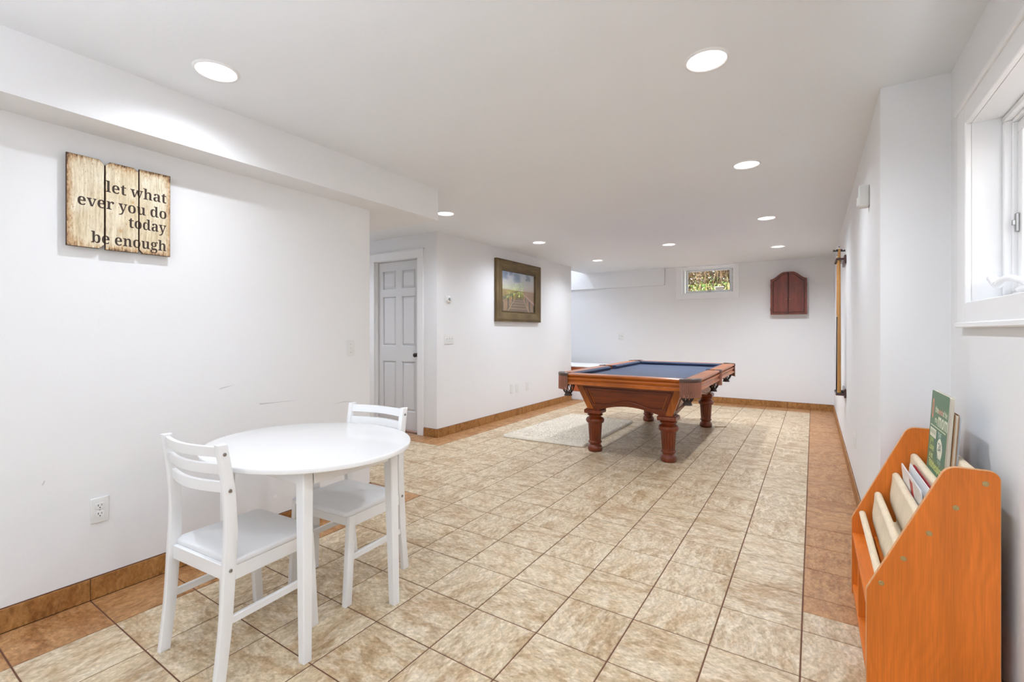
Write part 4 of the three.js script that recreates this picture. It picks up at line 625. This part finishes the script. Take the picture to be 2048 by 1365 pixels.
// ------------------------------------------------------------------ magazine rack with canvas slings
{
  const x0 = 2.365, x1 = 2.70, zN = -0.66, zF = -1.41, HT = 0.82, th = 0.016;
  const t = thing('magazine_rack', 'orange-brown wooden magazine rack with cream canvas slings on the right', 'magazine rack', [0, 0, 0]);
  const o = []; const corner = (cx, cy, r, a0, a1) => { for (let k = 0; k <= 6; k++) { const a = lerp(a0, a1, k / 6); o.push([cx + r * Math.cos(a), cy + r * Math.sin(a)]); } };
  const ang = Math.atan2(HT - 0.375, 0.215), nrm = ang + Math.PI / 2;
  o.push([x0, 0], [x1, 0]); corner(x1 - 0.028, HT - 0.028, 0.028, 0, Math.PI / 2);
  corner(2.594 + 0.008, HT - 0.045, 0.045, Math.PI / 2, nrm); corner(x0 + 0.04, 0.352, 0.04, nrm, Math.PI);
  const profile = o.map(([x, y]) => [x, y]);
  const panel = () => { const g = new THREE.ExtrudeGeometry(shapeOf(profile), { depth: th - 0.004, bevelEnabled: true, bevelSize: 0.002, bevelThickness: 0.002, bevelOffset: -0.002, bevelSegments: 2 }).translate(0, 0, 0.002); const p = g.attributes.position, uv = g.attributes.uv; for (let i = 0; i < p.count; i++) uv.setXY(i, p.getX(i) + 0.37, p.getY(i) + p.getZ(i)); return g; };
  const near = part('side_panel', panel().translate(0, 0, zN - th), [laminate, bandMat], t), far = part('side_panel', panel().translate(0, 0, zF), [laminate, bandMat], t);
  const za = zF + th, zb = zN - th;
  part('shelf', span(x0 + 0.004, x1 - 0.02, 0.275, 0.291, za, zb, 0.0015, 'z'), laminate, t); part('bottom_board', span(x0 + 0.004, x1 - 0.02, 0.026, 0.042, za, zb, 0.0015, 'z'), laminate, t); part('plinth', span(x0 + 0.012, x0 + 0.028, 0.001, 0.026, za, zb, 0.001, 'z'), laminate, t);
  part('divider', span(x0 + 0.006, x1 - 0.02, 0.042, 0.275, -1.108, -1.092, 0.0015), laminate, t); part('back_panel', span(x1 - 0.02, x1 - 0.012, 0.02, 0.30, za, zb, 0, 'z'), laminate, t);
  const D = [[2.407, 0.391], [2.466, 0.4905], [2.531, 0.591], [2.596, 0.6885], [2.665, 0.778]], R = 0.0115;
  D.forEach(([x, y], k) => {
    part('dowel', cyl(R - 0.001, R - 0.001, zb - za, 14).rotateX(Math.PI / 2).translate(x, y, 0).translate(0, 0, za + (zb - za) / 2 + 0).translate(0, 0, -(zb - za) / 2 * 0).clone().applyMatrix4(new THREE.Matrix4().makeTranslation(0, 0, -(zb - za) / 2)), mapleWood, t);
    part('screw', lathe([[0, 0.0008], [0.003, 0.0008], [0.004, 0.0022], [0.0075, 0.002], [0.0086, 0], [0, 0]], 18).rotateX(Math.PI / 2).translate(x, y, zN), std({ color: 0xc2ad7c, roughness: 0.35, metalness: 0.9 }), near, 'brass screw head');
  });
  const rr = rng(91);
  for (let k = 0; k < 4; k++) {
    const [ax, ay] = D[k], [bx, by] = D[k + 1], q = R + 0.0015, path = [], low = ay - 0.105, lx = ax + 0.052;
    for (let m = 0; m <= 10; m++) { const a = -0.25 + m / 10 * 3.5; path.push([ax + q * Math.cos(a) * 1, ay + q * Math.sin(a)]); }       // over the front dowel
    path.reverse(); path.push([ax + q + 0.001, ay - 0.02], [ax + 0.02, ay - 0.06], [ax + 0.034, low + 0.012], [lx, low], [lx + 0.012, low + 0.012], [bx - 0.024, by - 0.11], [bx - q - 0.003, by - 0.03], [bx - q - 0.0012, by]);
    for (let m = 1; m <= 8; m++) { const a = Math.PI - m / 8 * 3.3; path.push([bx + (q + 0.0012) * Math.cos(a), by + (q + 0.0012) * Math.sin(a)]); }
    const cv = new THREE.SplineCurve(path.map((p) => new THREE.Vector2(...p))), S = 70, Q = 26, P = [], U = [], I = [];
    for (let s = 0; s <= S; s++) { const p = cv.getPoint(s / S), deep = clamp((ay - p.y) / 0.11) * (s > 12 ? 1 : 0), mid = smooth(0.25, 0.5, s / S); for (let z = 0; z <= Q; z++) { const v = z / Q, zz = lerp(za + 0.004 + 0.03 * smooth(0, 1, clamp((by - p.y) / 0.15)) * mid, zb - 0.004, v), wav = mid * 0.006 * (fbm(v * 0.99, s / S * 0.99, 5, 4, 3, 300 + k * 7) - 0.5) * clamp((by - p.y) / 0.05); P.push(p.x + wav, p.y - 0.006 * Math.sin(v * Math.PI) * clamp((by - p.y) / 0.1) * mid, zz); U.push(zz, s / S * 0.4); } }
    for (let s = 0; s < S; s++) for (let z = 0; z < Q; z++) { const a = s * (Q + 1) + z, b = a + Q + 1; I.push(a, a + 1, b, b, a + 1, b + 1); }
    const g = new THREE.BufferGeometry(); g.setAttribute('position', new THREE.Float32BufferAttribute(P, 3)); g.setAttribute('uv', new THREE.Float32BufferAttribute(U, 2)); g.setIndex(I); g.computeVertexNormals(); part('sling', g, slingMat, t, 'cream canvas sling');
  }
}
// books in the slings
function book(name, label, w, h, d, cover, pages, category = 'book') {       // cover faces -x; w along z, h up, d thick along +x; origin bottom middle of the front cover
  const t = thing(name, label, category), th = 0.0022;
  const sh = (x) => { const g = extrude(shapeOf(roundRect(w, h, 0.012).map(([a, b]) => [a, b + h / 2])), th, 0.0006, 'y', 1, true), p = g.attributes.position, uv = g.attributes.uv; for (let i = 0; i < p.count; i++) uv.setXY(i, p.getX(i) / w + 0.5, p.getY(i) / h); return g.rotateY(-Math.PI / 2).translate(x + th, 0, 0); };
  part('front_cover', sh(0), cover, t); part('back_cover', sh(d - th), cover.length ? cover[1] : cover, t);
  part('pages', span(th, d - th, 0.003, h - 0.004, -w / 2 + 0.004, w / 2 - 0.004), pages, t); return t;
}
{
  const pages = std({ color: 0xe9e2d2, roughness: 0.9 });
  const cover = canvasTexture(640, 860, (g, w, h) => {
    g.fillStyle = '#5d7f5f'; g.fillRect(0, 0, w, h); const r = rng(3); for (let k = 0; k < 2600; k++) { g.fillStyle = `rgba(${80 + 50 * r()},${120 + 40 * r()},${90 + 30 * r()},.12)`; g.fillRect(r() * w, r() * h, 40 * r(), 6 * r()); }
    g.fillStyle = 'rgba(70,120,118,.55)'; g.fillRect(w * 0.34, h * 0.36, w * 0.6, h * 0.28);
    const put = (s, x, y, size, col, font = 'bold', wide = 1) => { g.save(); g.translate(x * w, y * h); g.scale(wide, 1); g.font = `${font} ${size}px sans-serif`; g.fillStyle = col; g.fillText(s, 0, 0); g.restore(); };
    put('0', 0.07, 0.27, 230, '#e08a64', 'bold', 0.62); put('the', 0.27, 0.20, 70, '#e4e2c4'); put('words', 0.44, 0.20, 62, '#e0917c', 'bold', 0.9); put('of the', 0.70, 0.20, 62, '#e4e2c4', 'bold', 0.85);
    put('my', 0.28, 0.30, 70, '#d8dfc0'); put('mom', 0.46, 0.32, 150, '#e9ecd2', 'bold', 0.92); g.fillStyle = '#dfe4c8'; g.fillRect(w * 0.06, h * 0.335, w * 0.86, 8);
    g.fillStyle = '#e6e6d2'; g.fillRect(w * 0.06, h * 0.365, w * 0.36, 74); put('ADVENTURE', 0.075, 0.42, 46, '#8a9c7c', 'bold', 0.78); put('THE', 0.52, 0.42, 66, '#b9cfc0');
    put('give', 0.10, 0.50, 62, '#a8cc6a'); put('Love', 0.09, 0.58, 76, '#c9d98a'); put('a lot', 0.10, 0.655, 64, '#cfe0a0'); g.fillStyle = '#eef0dc'; g.beginPath(); g.ellipse(w * 0.66, h * 0.51, 92, 78, 0.3, 0, 7); g.fill(); put('24', 0.57, 0.535, 92, '#3e5a50'); put('hour', 0.55, 0.61, 66, '#dfe6d0'); put('time', 0.58, 0.655, 54, '#9cc0ae');
    g.fillStyle = '#d9dd9c'; g.fillRect(w * 0.07, h * 0.675, w * 0.36, 5); put('homespire', 0.13, 0.745, 92, '#d7dd7a', 'bold', 0.98); put('so much to say', 0.16, 0.80, 58, '#8fc0a4', 'bold', 0.95); g.fillStyle = '#b8bf62'; g.fillRect(w * 0.3, h * 0.825, w * 0.62, 8);
    g.fillStyle = '#d89c88'; g.beginPath(); g.ellipse(w * 0.16, h * 0.88, 66, 78, 0, 0, 7); g.fill(); put('XO', 0.08, 0.925, 76, '#8a2a34'); g.fillStyle = '#e39a56'; g.fillRect(w * 0.31, h * 0.845, 96, 118); put('m', 0.33, 0.93, 96, '#f0d29a'); put('MOTHER', 0.5, 0.935, 86, '#cfe0b0', 'bold', 0.78);
  });
  const b = book('picture_book', 'tall green picture book with printed lettering about mom in the back sling', 0.30, 0.415, 0.014, [std({ map: cover, roughness: 0.45 }), std({ color: 0xd9d4c4, roughness: 0.6 })], pages);
  b.position.set(2.606, 0.60, -1.073); b.rotation.z = -0.06;
  const b2 = book('picture_book', 'brown hardback book tucked right behind the green picture book', 0.29, 0.36, 0.012, std({ color: 0xa8825a, roughness: 0.6 }), pages); b2.position.set(2.6215, 0.595, -1.06); b2.rotation.z = -0.06;
  const b3 = book('picture_book', 'pale blue-white book behind the brown one in the back sling', 0.28, 0.35, 0.005, std({ color: 0xd6dee6, roughness: 0.5 }), pages); b3.position.set(2.635, 0.60, -1.06); b3.rotation.z = -0.06;
  const red = canvasTexture(512, 640, (g, w, h) => { g.fillStyle = '#f3f1ef'; g.fillRect(0, 0, w, h); g.fillStyle = '#c01c20'; g.fillRect(w * 0.46, h * 0.1, w * 0.17, h * 0.36); g.fillStyle = '#7d1014'; g.fillRect(w * 0.46, h * 0.1, w * 0.06, h * 0.36); g.fillStyle = '#d9d5d0'; g.fillRect(w * 0.67, 0, w * 0.33, h); g.fillStyle = '#9aa0b8'; g.font = 'bold 34px sans-serif'; });
  const m1 = book('magazine', 'white magazine with a bright red block standing in the middle sling', 0.44, 0.165, 0.005, [std({ map: red, roughness: 0.35 }), std({ color: 0xf2f0ee, roughness: 0.4 })], std({ color: 0xf4f2f0, roughness: 0.7 }), 'magazine'); m1.position.set(2.556, 0.503, -1.11); m1.rotation.z = 0.09;
  const m2 = book('magazine', 'white paper booklet leaning back behind the magazine with the red block', 0.46, 0.175, 0.003, std({ color: 0xf6f5f4, roughness: 0.6 }), std({ color: 0xf4f2f0, roughness: 0.7 }), 'magazine'); m2.position.set(2.5625, 0.508, -1.05); m2.rotation.z = -0.01;
  const m3 = book('magazine', 'thin red booklet against the dowel of the fourth sling', 0.50, 0.172, 0.003, std({ color: 0xb3242c, roughness: 0.4 }), std({ color: 0xf4f2f0, roughness: 0.7 }), 'magazine'); m3.position.set(2.5665, 0.514, -1.0); m3.rotation.z = -0.03;
}

// ------------------------------------------------------------------ outdoors, seen through the windows
{
  const soil = std({ color: 0x6b5743, roughness: 1 }); const grade = structure('ground', [span(-8, 9, 1.2, 1.72, -16, ZF - 0.7), span(3.6, 12, 0.4, 1.18, ZF - 0.7, 8)], soil, 'bare earth outside the windows', 'ground');
  const leafGeo = new THREE.BufferGeometry(); leafGeo.setAttribute('position', new THREE.Float32BufferAttribute([0, 0, 0, 0.011, 0.02, 0.003, 0, 0.05, 0, -0.011, 0.02, 0.003], 3)); leafGeo.setAttribute('uv', new THREE.Float32BufferAttribute([0.5, 0, 1, 0.4, 0.5, 1, 0, 0.4], 2)); leafGeo.setIndex([0, 1, 2, 0, 2, 3]); leafGeo.computeVertexNormals();
  const shrub = (label, cx, cz, sx, sz, y0, y1, nLeaf, nStem, leafCol, stemCol, seed, big) => {
    const t = thing('shrub', label, 'shrub', [0, 0, 0]), r = rng(seed), stems = [], tips = [];
    for (let k = 0; k < nStem; k++) { let x = cx + (r() - 0.5) * sx * 0.8, z = cz + (r() - 0.5) * sz * 0.7, y = y0; const pts = [[x, y, z]]; const lx = (r() - 0.5) * 0.5, lz = (r() - 0.5) * 0.25; for (let s = 1; s <= 4; s++) { x += lx * 0.3 + (r() - 0.5) * 0.12; z += lz * 0.3 + (r() - 0.5) * 0.1; y += (y1 - y0) / 4 * (0.7 + 0.4 * r()); pts.push([x, y, z]); tips.push([x, y, z]); } stems.push(tube(pts, 0.004 + 0.008 * r() * r(), 5, false, 10)); }
    part('stems', stems, std({ color: stemCol, roughness: 0.9 }), t);
    const im = new THREE.InstancedMesh(leafGeo, phy({ color: 0xffffff, roughness: 0.6, transmission: 0.35, thickness: 0, side: THREE.DoubleSide }), nLeaf), m = new THREE.Matrix4(), q = new THREE.Quaternion(), e = new THREE.Euler(), c = new THREE.Color(), col = leafCol.map((h) => new THREE.Color(h));
    for (let k = 0; k < nLeaf; k++) { const p = r() < 0.5 && tips.length ? tips[Math.floor(r() * tips.length)].map((v, i) => v + (r() - 0.5) * (i === 1 ? 0.3 : 0.35)) : [cx + (r() - 0.5) * sx, lerp(y0, y1, Math.pow(r(), 0.8)), cz + (r() - 0.5) * sz]; e.set(r() * 6.28, r() * 6.28, r() * 6.28); const s = big * (0.6 + 0.9 * r()); im.setMatrixAt(k, m.compose(new THREE.Vector3(...p), q.setFromEuler(e), new THREE.Vector3(s, s, s))); im.setColorAt(k, c.copy(col[Math.floor(r() * col.length)]).multiplyScalar(0.75 + 0.5 * r())); }
    im.name = 'leaves'; im.userData.kind = 'stuff'; im.castShadow = im.receiveShadow = true; t.add(im);
  };
  shrub('brown twiggy shrub with dry leaves filling the small far window', 0.35, -10.0, 2.4, 0.7, 1.7, 3.3, 12000, 170, [0x8a6e42, 0x785c3e, 0x9c8652, 0x62503a, 0x88824a], 0xb29a7c, 21, 1.25);
  shrub('green leafy bush low in front of the twigs outside the far window', 0.36, -9.35, 0.8, 0.4, 1.7, 2.3, 800, 22, [0x6f9a40, 0x80a84a, 0x567e38, 0x9aa85c], 0xb89f7a, 22, 1.15);
  shrub('sunlit bright green hedge outside, mirrored in the picture glass', 3.0, -9.9, 3.2, 1.0, 1.7, 3.4, 16000, 40, [0x8fc23c, 0xa9d45a, 0x6fa336, 0xc4e07c], 0x7d6a4a, 23, 1.5);
  shrub('dark evergreen hedge standing behind the twiggy shrub outside', 1.0, -11.6, 8.5, 0.9, 1.7, 4.6, 30000, 60, [0x3c5228, 0x4a6230, 0x5a5a32, 0x50432c], 0x55442f, 24, 2.6);
  const bx = thing('utility_box', 'small grey box with white lid outside the far window', 'utility box', [0.66, 1.72, -8.55]); part('box', span(-0.07, 0.07, 0, 0.40, -0.06, 0.06, 0.005), std({ color: 0x7f7870, roughness: 0.8 }), bx); part('lid', span(-0.085, 0.085, 0.40, 0.418, -0.07, 0.07, 0.006), std({ color: 0xb9b6b2, roughness: 0.7 }), bx);
  const fence = thing('board_fence', 'pale board fence outside the right window', 'fence', [4.6, 1.18, -2.0]); for (let k = 0; k < 26; k++) part('board', span(-0.01, 0.01, 0, 1.5, -2.6 + k * 0.2, -2.412 + k * 0.2, 0.003), std({ color: 0xdcdad6, roughness: 0.8 }), fence); part('rail', span(0.01, 0.05, 0.35, 0.43, -2.6, 2.6, 0.003), std({ color: 0xdcdad6, roughness: 0.8 }), fence);
}

renderer.render(scene, camera);
